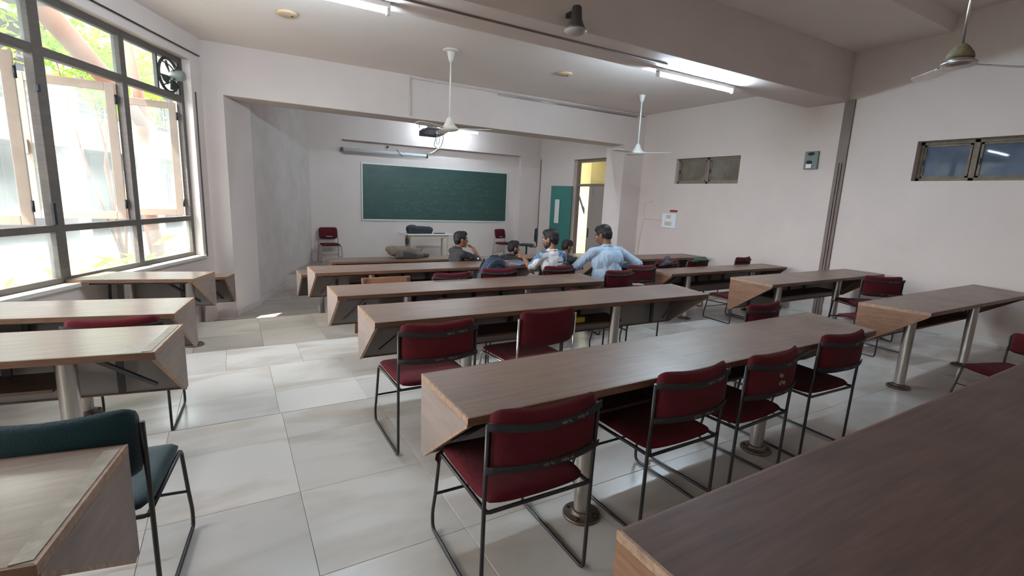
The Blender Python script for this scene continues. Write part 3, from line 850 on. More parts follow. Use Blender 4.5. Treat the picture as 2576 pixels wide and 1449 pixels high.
for k in range(4):
    a = math.pi / 4 + k * math.pi / 2
    MB().tube(arc([L3v(.20 * math.cos(a), .20 * math.sin(a), 0), L3v(.14 * math.cos(a), .14 * math.sin(a), .07), L3v(.05 * math.cos(a), .05 * math.sin(a), .09)], .03), .008, 6).build('motor_arm', EFM, ef)
mb = MB(); mb.lathe([(.055, .03), (.065, .05), (.065, .15), (.05, .175), (.02, .18)], (0, 0, 0), 20, RA); mb.build('motor', M('fan_motor_grey', (.22, .25, .22), .4), ef)
for k in range(4):
    a = .5 + k * math.pi / 2; vs = []
    for (r_, da) in ((.03, -.25), (.17, -.42), (.185, 0), (.17, .42), (.03, .25)):
        vs.append(L3v(r_ * math.cos(a + da), r_ * math.sin(a + da), .012 + .05 * da))
    m_ = MB(); m_.prism(vs, L3v(0, 0, .003)); m_.build('blade', EFM, ef)

# ------------------------------------------------------------------ vents and door in the right wall
BWOOD = M('vent_frame_wood', (.27, .20, .165), .6, var=.3, vscale=8, bump=.1)
BWOOD2 = M('grimy_frame_wood', (.24, .185, .14), .65, var=.45, vscale=12, bump=.15)
VGL = glass('grey_pane', tint=(.55, .53, .5), dust=.6, gloss=.025, dustc=(.42, .39, .36))
VGB = glass('blue_film_pane', tint=(.42, .48, .58), dust=.75, gloss=.02, dustc=(.26, .31, .42))
def vent(n, y0, y1, z0, z1, parts, wood_, gl, off=.10):
    r = tag(empty(n, (XR + off, (y0 + y1) / 2, (z0 + z1) / 2)), kind='structure')
    cy, cz = (y0 + y1) / 2, (z0 + z1) / 2
    hy, hz = (y1 - y0) / 2, (z1 - z0) / 2
    t = .045
    for (a, b, c, d) in ((-hy, hy, -hz, -hz + t), (-hy, hy, hz - t, hz), (-hy, -hy + t, -hz, hz), (hy - t, hy, -hz, hz)):
        MB().bb(-.03, .04, a, b, c, d).build('frame', wood_, r, .004)
    for i in range(1, parts):
        yy = -hy + 2 * hy * i / parts
        MB().bb(-.03, .04, yy - .03, yy + .03, -hz, hz).build('mullion', wood_, r, .004)
    for i in range(parts):
        a = -hy + 2 * hy * i / parts + .045; b = -hy + 2 * hy * (i + 1) / parts - .04
        sb = MB(); s_ = .028
        for (e, f, g, h) in ((a, b, -hz + t, -hz + t + s_), (a, b, hz - t - s_, hz - t), (a, a + s_, -hz + t, hz - t), (b - s_, b, -hz + t, hz - t)):
            sb.bb(-.015, .015, e, f, g, h)
        so = sb.build('vent_sash', wood_, r, .003)
        MB().bb(-.002, .002, a + s_ * .8, b - s_ * .8, -hz + t + s_ * .8, hz - t - s_ * .8).build('pane', gl, so)
        MB().bb(-.035, -.015, b - .02, b - .008, -.05, .03).build('catch', DARKIRON, so)
    return r
vent('window_2', *V1, 2, BWOOD, VGL)
vent('window_3', *V2, 3, BWOOD2, VGB, .15)
# door
dr = tag(empty('door_1', (XR, 10.2, -.42)), kind='structure')
DW = M('door_frame_paint', (.24, .18, .145), .55, var=.2, vscale=6)
GREEN = M('green_door_paint', (.035, .155, .135), .4, var=.12, vscale=3, bump=.05)
GREYD = M('grey_brown_door_paint', (.33, .27, .24), .5, var=.1, vscale=3)
def drb(name, x0, x1, y0, y1, z0, z1, mat, parent, bev=.003):
    return MB().bb(x0 - XR, x1 - XR, y0 - 10.2, y1 - 10.2, z0 + .42, z1 + .42).build(name, mat, parent, bev)
fx0, fx1 = XR + .12, XR + .20
drb('frame', fx0, fx1, 10.84, 10.92, -.42, 2.66, DW, dr)
drb('frame', fx0, fx1, 9.45, 9.53, -.42, 2.66, DW, dr)
drb('frame', fx0, fx1, 9.53, 10.84, 2.58, 2.66, DW, dr)
drb('transom', fx0, fx1, 9.53, 10.84, 1.95, 2.02, DW, dr)
drb('pane', fx0 + .03, fx0 + .035, 9.53, 10.84, 2.02, 2.58, glass('transom_pane', tint=(.95, .93, .8), dust=.15, dustc=(.75, .68, .45)), dr, 0)
lf = drb('door_leaf', fx0 + .01, fx0 + .05, 9.53, 10.36, -.40, 1.95, GREYD, dr)
drb('door_handle', fx0 - .02, fx0 + .005, 10.27, 10.29, .60, .85, DARKIRON, lf)
drb('door_bolt', fx0 - .005, fx0 + .008, 10.19, 10.205, 1.72, 1.93, CHROME, lf)
# open green leaf, swung into the room
hx, hy = XR - .035, 10.87; ex, ey = 7.90, 11.50
dv = Vector((ex - hx, ey - hy, 0)); wd = dv.length; dv.normalize(); dn = Vector((-dv.y, dv.x, 0))
def g3(t, o_, z): p = Vector((hx - XR, hy - 10.2, 0)) + dv * t + dn * o_; return Vector((p.x, p.y, z + .42))
def gb(name, t0, t1, o0, o1, z0, z1, mat, parent, bev=0): return MB().prism([g3(t0, o0, z0), g3(t1, o0, z0), g3(t1, o1, z0), g3(t0, o1, z0)], (0, 0, z1 - z0)).build(name, mat, parent, bev)
mb = MB()
for (t0, t1, z0, z1) in ((0, wd * .56, -.40, 1.95), (wd * .80, wd, -.40, 1.95), (wd * .56, wd * .80, -.40, .92), (wd * .56, wd * .80, 1.58, 1.95)):
    mb.prism([g3(t0, -.02, z0), g3(t1, -.02, z0), g3(t1, .02, z0), g3(t0, .02, z0)], (0, 0, z1 - z0))
gl_ = mb.build('door_leaf', GREEN, dr)
gb('vision_pane', wd * .56, wd * .80, -.004, .004, .92, 1.58, M('frosted_vision_pane', (.62, .60, .57), .4), gl_)
gb('pane_bead', wd * .54, wd * .56, -.028, .028, .90, 1.60, GREEN, gl_); gb('pane_bead', wd * .80, wd * .82, -.028, .028, .90, 1.60, GREEN, gl_)
gb('pane_bead', wd * .54, wd * .82, -.028, .028, 1.58, 1.60, GREEN, gl_); gb('pane_bead', wd * .54, wd * .82, -.028, .028, .90, .92, GREEN, gl_)
gb('push_plate', wd * .88, wd * .96, -.024, .024, .55, .80, M('worn_door_edge', (.05, .08, .07), .5), gl_)

# low lounge scale for the cropped chair at the edge
for o in bpy.data.objects:
    if o.parent is None and o.get('label', '').startswith('maroon chair cropped'):
        o.scale = (1, 1, .72)

# ------------------------------------------------------------------ board, screen case, camera
BOARD = M('green_chalkboard', (.022, .052, .045), .45, var=.22, vscale=6, var2=(.035, .075, .066), spec=.4, stretch=(.6, 1, 2.4))
bd = tag(empty('chalkboard', (5.05, 12.80, 1.56)), 'long green chalkboard in a thin pale frame', 'board')
hw, hh = 2.10, .695
MB().bb(-hw, hw, -.022, -.001, -hh, hh).build('writing_surface', BOARD, bd)
ALU = M('board_frame_aluminium', (.66, .70, .67), .4, metal=.1)
for (a, b, c, d) in ((-hw - .03, hw + .03, -hh - .035, -hh), (-hw - .03, hw + .03, hh, hh + .03), (-hw - .03, -hw, -hh, hh), (hw, hw + .03, -hh, hh)):
    MB().bb(a, b, -.035, 0, c, d).build('frame', ALU, bd, .003)
CHALK = M('chalk_smears', (.22, .28, .26), .9)
cs = MB(); r2 = random.Random(11)
for i in range(420):
    x = r2.uniform(-1.3, 1.7); z = r2.choice([.35, .05, -.22, -.42, .2]) + r2.uniform(-.05, .05)
    a = r2.uniform(-1, 1); l = r2.uniform(.01, .05)
    cs.box((x, -.0226, z), (l, .0008, .003), Matrix.Rotation(a, 3, 'Y'))
cs.build('chalk_traces', CHALK, bd)['kind'] = 'stuff'
sc_ = tag(empty('projector_screen', (3.50, 12.55, 2.55)), 'rolled up white projector screen in its tube above the chalkboard', 'screen')
RX = Matrix(((0, 0, 1), (0, 1, 0), (-1, 0, 0)))
MB().lathe([(.045, -1.07), (.045, 1.07)], (0, 0, 0), 16, RX).build('screen_tube', M('screen_case_white', (.62, .66, .68), .3), sc_)
for s in (-1, 1): MB().lathe([(.052, -.02), (.052, .02)], (s * 1.075, 0, 0), 16, RX).build('end_cap', BLACKM if s > 0 else PILAST, sc_)
for s in (-.9, .9): MB().bb(s - .02, s + .02, -.01, .05, -.02, .055).build('bracket', WHITEP, sc_)
MB().tube([(.25, -.05, .1), (.35, -.05, -.02), (.42, -.03, -.06)], .008, 6).build('pull_cord', BLACKM, sc_)
cc_ = tag(empty('security_camera', (3.58, 12.78, 2.71)), 'small white dome camera on the wall above the rolled screen', 'camera')
MB().lathe([(.055, 0), (.05, .03), (.03, .045)], (0, 0, 0), 16, Matrix(((1, 0, 0), (0, 0, -1), (0, 1, 0)))).build('housing', WHITEP, cc_)
MB().ball((0, -.05, 0), .032, 12, 8).build('lens', BLACKM, cc_)

# ------------------------------------------------------------------ projector with cables
pj_ = tag(empty('projector', (3.46, 9.22, 2.74)), 'dark ceiling projector hanging from the beam by the fan', 'projector')
PB = M('projector_body', (.045, .035, .042), .5)
mb = MB(); mb.prism([(-.21, -.15, -.075), (.12, -.15, -.075), (.21, -.15, -.03), (.21, -.15, .045), (.17, -.15, .075), (-.13, -.15, .075), (-.21, -.15, .02)], (0, .3, 0)); mb.build('body', PB, pj_, .01)
MB().bb(.09, .10, -.155, -.15, -.04, .05).build('port_strip', WHITEP, pj_)
MB().lathe([(.045, 0), (.045, .04), (.038, .045)], (-.08, .15, 0), 18, Matrix(((1, 0, 0), (0, 0, 1), (0, -1, 0)))).build('lens', BLACKM, pj_)
for x in (-.12, .14): MB().tube([(x, -.04, .07), (x * .5, .0, .11)], .006, 6).build('mount_arm', STEEL, pj_)
MB().tube([(0, 0, .09), (0, 0, .85)], .014, 8).build('drop_pipe', STEEL, pj_)
MB().bb(-.1, .1, -.04, .04, .10, .115).build('mount_plate', STEEL, pj_)
CABG = M('grey_cable', (.16, .17, .17), .5)
MB().ball((.04, -.165, -.02), .028, 8, 6).build('plug', CREAMP, pj_)
MB().tube(arc([(.05, -.17, -.03), (.05, -.13, -.15), (.09, -.02, -.21), (.18, .08, -.20), (.19, .08, -.10), (.12, -.10, -.04)], .07, 6), .006, 6).build('cable', CABG, pj_)
MB().tube(arc([(.19, -.1, -.02), (.27, .1, -.06), (.38, .38, -.09), (.74, 1.38, -.09), (1.25, 2.78, .0), (1.48, 3.33, .06)], .25, 6), .007, 6).build('cable', CABG, pj_)
MB().tube(arc([(.04, -.17, -.04), (.02, -.12, -.17), (.19, .38, -.19), (.61, 1.28, -.18), (1.25, 2.78, -.03), (1.46, 3.33, .05)], .25, 6), .007, 6).build('cable', CABG, pj_)
tag(MB().tube(arc([(4.61, 12.56, 2.61), (4.75, 12.55, 2.66), (4.88, 12.57, 2.77), (4.96, 12.59, 2.80)], .1, 5), .018, 8).build('cable_pipe', CREAMP), 'cream bent pipe carrying cables from the screen tube to the lintel', 'pipe')

# ------------------------------------------------------------------ fans
def blade(parent, hub_z, ang, r0, r1, mat, w=.13, tilt=.18, tag_='blade'):
    a = math.radians(ang); d = Vector((math.cos(a), math.sin(a), 0)); p = Vector((-d.y, d.x, 0))
    mb = MB()
    q = [d * (r0 + .10) - p * w * .40, d * (r1 - .05) - p * w * .52, d * r1 - p * w * .3, d * r1 + p * w * .3, d * (r1 - .05) + p * w * .5, d * (r0 + .10) + p * w * .40]
    def Z(v): return v + Vector((0, 0, hub_z + v.dot(p) * tilt))
    mb.prism([Z(v) for v in q], (0, 0, .004))
    o = mb.build(tag_, mat, parent)
    MB().prism([Z(v) + Vector((0, 0, -.002)) for v in (d * (r0 - .06) - p * .02, d * (r0 + .16) - p * .035, d * (r0 + .16) + p * .035, d * (r0 - .06) + p * .02)], (0, 0, .008)).build('blade_iron', mat, o)
def ceiling_fan(loc, top, label, mat, angs, group='ceiling fans on long rods', R=.60):
    root = tag(empty('ceiling_fan', loc), label, 'fan', group)
    H_ = top - loc[2]
    MB().lathe([(.03, -.005), (.115, .012), (.13, .03), (.128, .045), (.085, .075), (.06, .12), (.045, .16), (.018, .20)], (0, 0, -.03), 28).build('motor', mat, root)
    MB().tube([(0, 0, .15), (0, 0, H_ - .02)], .013, 10).build('down_rod', mat, root)
    MB().lathe([(.014, -.17), (.032, -.13), (.055, -.04), (.06, -.03)], (0, 0, H_), 20).build('canopy', mat, root)
    for a in angs: blade(root, .005, a, .11, R, mat)
    return root
f1 = ceiling_fan((2.73, 6.58, 2.47), 3.51, 'cream ceiling fan on a long rod in front of the dark projector', CREAMP, (-38, 82, 202))
MB().lathe([(.10, 0), (.115, .012), (.10, .02)], (0, 0, 1.02), 24).build('ceiling_plate', CREAMP, f1)
ceiling_fan((6.55, 6.82, 2.47), 3.51, 'white ceiling fan on a long rod before the far pillar', WHITEP, (-58, 62, 182), R=.6)
f4 = ceiling_fan((5.76, 2.04, 2.91), 4.12, 'grimy ceiling fan with an ochre motor cup near the wide vent', STEEL, (-28, 48), R=.66)
OCH = M('ochre_dusty_enamel', (.25, .19, .09), .6, var=.5, vscale=20)
MB().lathe([(.105, .05), (.095, .09), (.06, .14), (.03, .17)], (0, 0, 0), 20).build('motor_cup', OCH, f4)
f3 = tag(empty('ceiling_fan', (2.92, 4.0, 3.13)), 'dark cone shaped fan motor with pale underside fixed at the near beam', 'fan')
MB().lathe([(.02, -.035), (.075, -.025), (.11, 0), (.105, .01)], (0, 0, 0), 26).build('motor_underside', M('dull_cream_enamel', (.36, .33, .29), .5), f3)
MB().lathe([(.103, .008), (.075, .05), (.055, .10), (.045, .20), (.04, .215)], (0, 0, 0), 22).build('motor_cone', M('dark_motor_shell', (.05, .045, .045), .5), f3)
MB().bb(-.02, .02, 0, .155, .15, .19).build('bracket', DARKIRON, f3)

# ------------------------------------------------------------------ tube lights
TUBE = emit('tube_glow', (.68, .86, 1.0), 150)
TUBE_B = emit('board_tube_glow', (.68, .86, 1.0), 36)
TUBE_DIM = emit('ageing_tube_glow', (.38, .64, 1.0), 20)
def tube_light(x0, x1, y, z, label, glow=None):
    cx = (x0 + x1) / 2; hl = (x1 - x0) / 2
    r = tag(empty('tube_light', (cx, y, z)), label, 'light', 'fluorescent tube lights')
    MB().lathe([(.016, -hl), (.016, hl)], (0, 0, -.03), 12, RX).build('tube', glow or TUBE, r)
    MB().bb(-hl - .03, hl + .03, -.025, .025, .0, .045).build('batten', WHITEP, r)
    for s in (-1, 1): MB().bb(s * (hl + .015) - .015, s * (hl + .015) + .015, -.02, .02, -.055, .01).build('tube_holder', WHITEP, r)
    return r
tube_light(4.66, 6.06, 4.60, 3.153, 'glowing tube light under the beam over the near right desks')
tube_light(-.12, 1.29, 4.60, 3.153, 'glowing tube light cropped by the picture\'s top edge')
tube_light(4.25, 5.85, 12.15, 3.25, 'tube light high on the board wall, mostly hidden behind the projector and beam', TUBE_B)

tube_light(3.6, 5.1, 9.05, 3.36, 'added tube light out of view behind the pillar beam, brightening the board recess', TUBE)  # added lamp, unseen from the camera, to light the board recess
tube_light(4.1, 5.5, 2.85, 4.07, 'tube light on the near bay ceiling, above the picture', TUBE_DIM)
# ------------------------------------------------------------------ conduits and small wall things
def conduit(pts, r, mat, label, name='conduit'):
    return tag(MB().tube(pts, r, 6).build(name, mat), label, 'conduit')
conduit([(-1.5, 4.42, 3.193), (4.6, 4.42, 3.193)], .011, PILAST, 'brown conduit running along the underside of the near beam')
conduit([(2.74, 8.335, 2.86), (2.74, 8.335, 3.47), (8.15, 8.335, 3.47)], .014, PLASTER, 'white conduit dropping down the far beam beside the cream fan rod')
conduit([(4.4, 8.33, 3.43), (7.9, 8.33, 3.43)], .012, STEEL, 'grey conduit along the top of the far beam')
conduit([(XR - .015, 12.55, .2), (XR - .015, 12.55, 2.74)], .014, PILAST, 'brown conduit down the corner beside the chalkboard')
conduit([(XR - .008, 8.28, .05), (XR - .008, 8.18, 1.14), (XR - .008, 8.15, 1.60)], .010, PLASTER, 'wall coloured conduit beside the far pillar')
conduit([(XR - .008, 8.13, 1.60), (XR - .008, 7.98, 1.60), (XR - .008, 7.95, 1.63)], .008, PLASTER, 'short hooked conduit end above the switchboard run')
conduit([(XR - .008, 8.15, 1.22), (XR - .008, 7.60, 1.22)], .008, PLASTER, 'level conduit leading to the white switchboard')
sb = tag(empty('switchboard', (XR, 7.39, 1.22)), 'white switchboard plate with two beige switch groups', 'switch')
MB().bb(-.03, 0, -.19, .19, -.15, .15).build('plate', M('bright_white_plastic', (.8, .82, .9), .35), sb, .006)
BEI = M('beige_switch', (.55, .50, .38), .5)
MB().bb(-.04, -.03, -.05, .07, .045, .125).build('switch_group', BEI, sb, .004)
MB().bb(-.04, -.03, -.08, .10, -.10, -.02).build('switch_group', BEI, sb, .004)
rl = tag(empty('wall_label', (XR, 7.30, 1.43)), 'small red label strip above the white switchboard', 'label')
MB().bb(-.006, 0, -.10, .10, -.025, .025).build('strip', M('red_label', (.30, .05, .05), .6), rl)
MB().bb(-.005, 0, -.11, .13, .03, .04).build('edge', WHITEP, rl)
df = tag(empty('wall_regulator', (XR, 4.56, 2.36)), 'grey wall box with two dark knobs and a white socket', 'switch')
GBX = M('grey_box', (.20, .24, .23), .5, var=.2, vscale=10)
MB().bb(-.05, 0, -.105, .105, -.14, .14).build('case', GBX, df, .008)
for z in (.10, -.03):
    mb = MB(); mb.ball((-.055, .0 if z > 0 else .02, z), (.02, .05, .026), 12, 8); mb.build('knob', BLACKM, df)
MB().bb(-.065, -.05, -.03, .06, -.125, -.06).build('socket', WHITEP, df, .004)
for (x, y, l) in ((.68, 6.46, 'cream round ceiling rose nearest the big window'), (4.65, 6.58, 'cream round ceiling rose between the two long rod fans')):
    r = tag(empty('ceiling_rose', (x, y, 3.51)), l, 'ceiling rose')
    MB().lathe([(.10, -.028), (.115, -.02), (.118, 0)], (0, 0, 0), 28).build('disc', M('aged_cream_plastic', (.62, .46, .30), .5), r)
    MB().lathe([(.012, -.033), (.012, -.027)], (.05, 0, 0), 8).build('screw', DARKIRON, r)

# ------------------------------------------------------------------ teacher's table and things on it
tt = tag(empty('teacher_table', (4.42, 12.05, -.17)), 'narrow cream table with a white top standing before the chalkboard', 'table')
TTOP = M('white_tabletop', (.66, .68, .64), .35); TLEG = M('cream_table_leg', (.50, .42, .31), .5)
MB().bb(-.68, .66, -.27, .27, .70, .728).build('tabletop', TTOP, tt, .004)
MB().bb(-.52, .52, -.22, -.20, .62, .70).build('apron', TLEG, tt)
for x in (-.50, .50):
    for y in (-.21, .21): MB().bb(x - .02, x + .02, y - .02, y + .02, 0, .70).build('leg', TLEG, tt)
MB().bb(-.52, -.50, -.2, .2, .1, .68).build('side_board', TLEG, tt)
NAVYB = M('black_nylon', (.016, .017, .026), .75, bump=.3, bscale=60)
CLOUD = bpy.data.textures.new('folds', 'CLOUDS'); CLOUD.noise_scale = .10; CLOUD.noise_depth = 1
def remeshed(mb, name, mat, parent=None, vox=.012, smooth=4, disp=0.0, dscale=8.0):
    """one continuous surface out of the overlapping shapes of mb"""
    me = mb.mesh(name); me.materials.append(mat)
    o = bpy.data.objects.new(name, me); link(o, parent)
    m = o.modifiers.new('remesh', 'REMESH'); m.mode = 'VOXEL'; m.voxel_size = vox; m.use_smooth_shade = True
    if smooth:
        m2 = o.modifiers.new('smooth', 'SMOOTH'); m2.factor = .5; m2.iterations = smooth
    if disp:
        d = o.modifiers.new('folds', 'DISPLACE'); d.texture = CLOUD; d.texture_coords = 'LOCAL'; d.strength = disp; d.mid_level = .5
    return o
bg_ = tag(empty('duffel_bag', (4.20, 12.02, .563)), 'black duffel bag lying on the white topped table', 'bag')
mb = MB(); mb.capsule((-.26, 0, .10), (.28, 0, .09), .10, .085); mb.box((0, 0, .06), (.62, .2, .12)); mb.ball((-.2, 0, .13), (.16, .11, .09))
remeshed(mb, 'body', NAVYB, bg_, .014, 5, .012, 9)
MB().tube([(-.30, -.12, .16), (.30, -.12, .12)], .004, 6).build('zip', M('zip_grey', (.07, .07, .08), .5), bg_)
hs = tag(empty('hanging_strap', (3.79, 11.76, .52)), 'black pouch and strap dangling off the end of the white topped table', 'strap')
mb = MB(); mb.ball((0, 0, -.13), (.05, .03, .10), 12, 8); mb.build('pouch', NAVYB, hs)
MB().tube([(0, 0, .035), (-.005, 0, -.05)], .01, 6).build('loop', NAVYB, hs); MB().tube([(0, 0, -.22), (.01, 0, -.40), (.0, 0, -.46)], [.006, .012, .004], 6).build('strap_tail', NAVYB, hs)
ph = MB(); ph.bb(-.15, .15, -.05, .05, 0, .018); o = ph.build('notebook', BLACKM, None, .004); o.location = (4.72, 11.95, .5585); o.rotation_euler = (0, 0, .1); tag(o, 'thin black notebook lying open end of the duffel bag', 'notebook')
o['label'] = 'thin black notebook beside the duffel bag on the white topped table'

# ------------------------------------------------------------------ people
def skin_mat(name, c):
    m = M(name, c, .5, var=.12, vscale=9, spec=.35)
    b = m.node_tree.nodes['Principled BSDF']
    b.inputs['Subsurface Weight'].default_value = .12
    b.inputs['Subsurface Radius'].default_value = (.02, .008, .004)
    b.inputs['Subsurface Scale'].default_value = .5
    return m
SK1 = skin_mat('skin_tone_warm', (.30, .135, .075))
SK2 = skin_mat('skin_tone_brown', (.22, .10, .058))
HAIR = M('black_hair', (.012, .010, .011), .5, bump=.5, bscale=120, spec=.35)
EYEW = M('eye_white', (.6, .58, .55), .2); EYEB = M('eye_iris', (.015, .01, .008), .15)
LIPM = M('lip_tone', (.22, .075, .06), .5)
DENIM = M('dark_denim', (.035, .05, .10), .85, bump=.3, bscale=150, var=.3, vscale=8)
GREYT = M('grey_trousers', (.10, .10, .12), .85, bump=.2, bscale=100)
SHOE = M('dark_shoe', (.02, .018, .018), .5)
V = Vector
def fold_bump(m, scale=7, strength=.5):
    nt = m.node_tree; N = nt.nodes; L = nt.links; b = N['Principled BSDF']
    tc = N.new('ShaderNodeTexCoord'); wv = N.new('ShaderNodeTexNoise'); wv.inputs['Scale'].default_value = scale; wv.inputs['Detail'].default_value = 3; wv.inputs['Distortion'].default_value = 1.5
    mp = N.new('ShaderNodeMapping'); mp.inputs['Scale'].default_value = (1.2, 1, .7)
    L.new(tc.outputs['Object'], mp.inputs['Vector']); L.new(mp.outputs['Vector'], wv.inputs['Vector'])
    bp = N.new('ShaderNodeBump'); bp.inputs['Strength'].default_value = strength; bp.inputs['Distance'].default_value = .09
    L.new(wv.outputs['Fac'], bp.inputs['Height']); L.new(bp.outputs['Normal'], b.inputs['Normal'])
    return m
BLACKSH = fold_bump(M('black_shirt', (.035, .030, .034), .85))
BLUESH = fold_bump(M('pale_blue_shirt', (.42, .53, .66), .75), 6, .6)
DARKSH = fold_bump(M('dark_shirt', (.02, .02, .025), .85))
def pattern_shirt():
    m = fold_bump(M('patterned_shirt', (.7, .68, .68), .75), 6, .5)
    nt = m.node_tree; N = nt.nodes; L = nt.links; b = N['Principled BSDF']
    tc = N.new('ShaderNodeTexCoord')
    n1 = N.new('ShaderNodeTexNoise'); n1.inputs['Scale'].default_value = 5.5; n1.inputs['Detail'].default_value = 1; n1.inputs['Distortion'].default_value = .5
    L.new(tc.outputs['Object'], n1.inputs['Vector'])
    r1 = N.new('ShaderNodeValToRGB'); r1.color_ramp.interpolation = 'CONSTANT'; e = r1.color_ramp.elements
    e[0].position = 0; e[0].color = (.10, .17, .30, 1); e[1].position = .42; e[1].color = (.30, .42, .52, 1)
    x = e.new(.46); x.color = (.74, .70, .70, 1); x = e.new(.68); x.color = (.45, .50, .52, 1)
    L.new(n1.outputs['Fac'], r1.inputs['Fac'])
    sp = N.new('ShaderNodeSeparateXYZ'); L.new(tc.outputs['Object'], sp.inputs[0])
    mm = N.new('ShaderNodeMath'); mm.operation = 'MULTIPLY'; mm.inputs[1].default_value = 21; L.new(sp.outputs['Z'], mm.inputs[0])
    fr = N.new('ShaderNodeMath'); fr.operation = 'FRACT'; L.new(mm.outputs[0], fr.inputs[0])
    st = N.new('ShaderNodeMath'); st.operation = 'LESS_THAN'; st.inputs[1].default_value = .45; L.new(fr.outputs[0], st.inputs[0])
    zz = N.new('ShaderNodeMath'); zz.operation = 'LESS_THAN'; zz.inputs[1].default_value = .91; L.new(sp.outputs['Z'], zz.inputs[0])
    xx = N.new('ShaderNodeMath'); xx.operation = 'GREATER_THAN'; xx.inputs[1].default_value = -.02; L.new(sp.outputs['X'], xx.inputs[0])
    a1 = N.new('ShaderNodeMath'); a1.operation = 'MULTIPLY'; L.new(st.outputs[0], a1.inputs[0]); L.new(zz.outputs[0], a1.inputs[1])
    a2 = N.new('ShaderNodeMath'); a2.operation = 'MULTIPLY'; L.new(a1.outputs[0], a2.inputs[0]); L.new(xx.outputs[0], a2.inputs[1])
    mx = N.new('ShaderNodeMix'); mx.data_type = 'RGBA'; mx.inputs[7].default_value = (.24, .17, .18, 1)
    L.new(a2.outputs[0], mx.inputs[0]); L.new(r1.outputs['Color'], mx.inputs[6]); L.new(mx.outputs[2], b.inputs['Base Color'])
    return m
PATSH = pattern_shirt()

def hand(mb, W, d, n, side, curl=.5, s=1.0):
    """palm from wrist W along d, back of hand n, side=+1 thumb to the right of d (seen along -n)"""
    d = V(d).normalized(); n = V(n); n = (n - d * n.dot(d)).normalized(); t = d.cross(n) * side
    W = V(W)
    rot = Matrix((t, d, n)).transposed()
    mb.ball(W + d * .045 * s, (.040 * s, .052 * s, .016 * s), 12, 8, rot)
    mb.ball(W + d * .068 * s, (.041 * s, .028 * s, .014 * s), 12, 8, rot)
    for i, (off, l) in enumerate(((.030, .070), (.010, .078), (-.010, .073), (-.029, .058))):
        b = W + d * .085 * s + t * off * s
        c1 = curl * 1.0; c2 = curl * 2.1
        d1 = (d * math.cos(c1) - n * math.sin(c1)); d2 = (d * math.cos(c2) - n * math.sin(c2))
        p1 = b + d1 * l * .5 * s; p2 = p1 + d2 * l * .5 * s
        mb.capsule(b - d * .015 * s, p1, .0095 * s, .0085 * s, 8); mb.capsule(p1, p2, .0085 * s, .0072 * s, 8)
    b = W + d * .022 * s + t * .030 * s
    d1 = (d * .7 + t * .65 - n * .25).normalized(); d2 = (d * .95 + t * .1 - n * .35).normalized()
    p1 = b + d1 * .038 * s; p2 = p1 + d2 * .030 * s
    mb.capsule(b, p1, .013 * s, .0105 * s, 8); mb.capsule(p1, p2, .0105 * s, .0085 * s, 8)

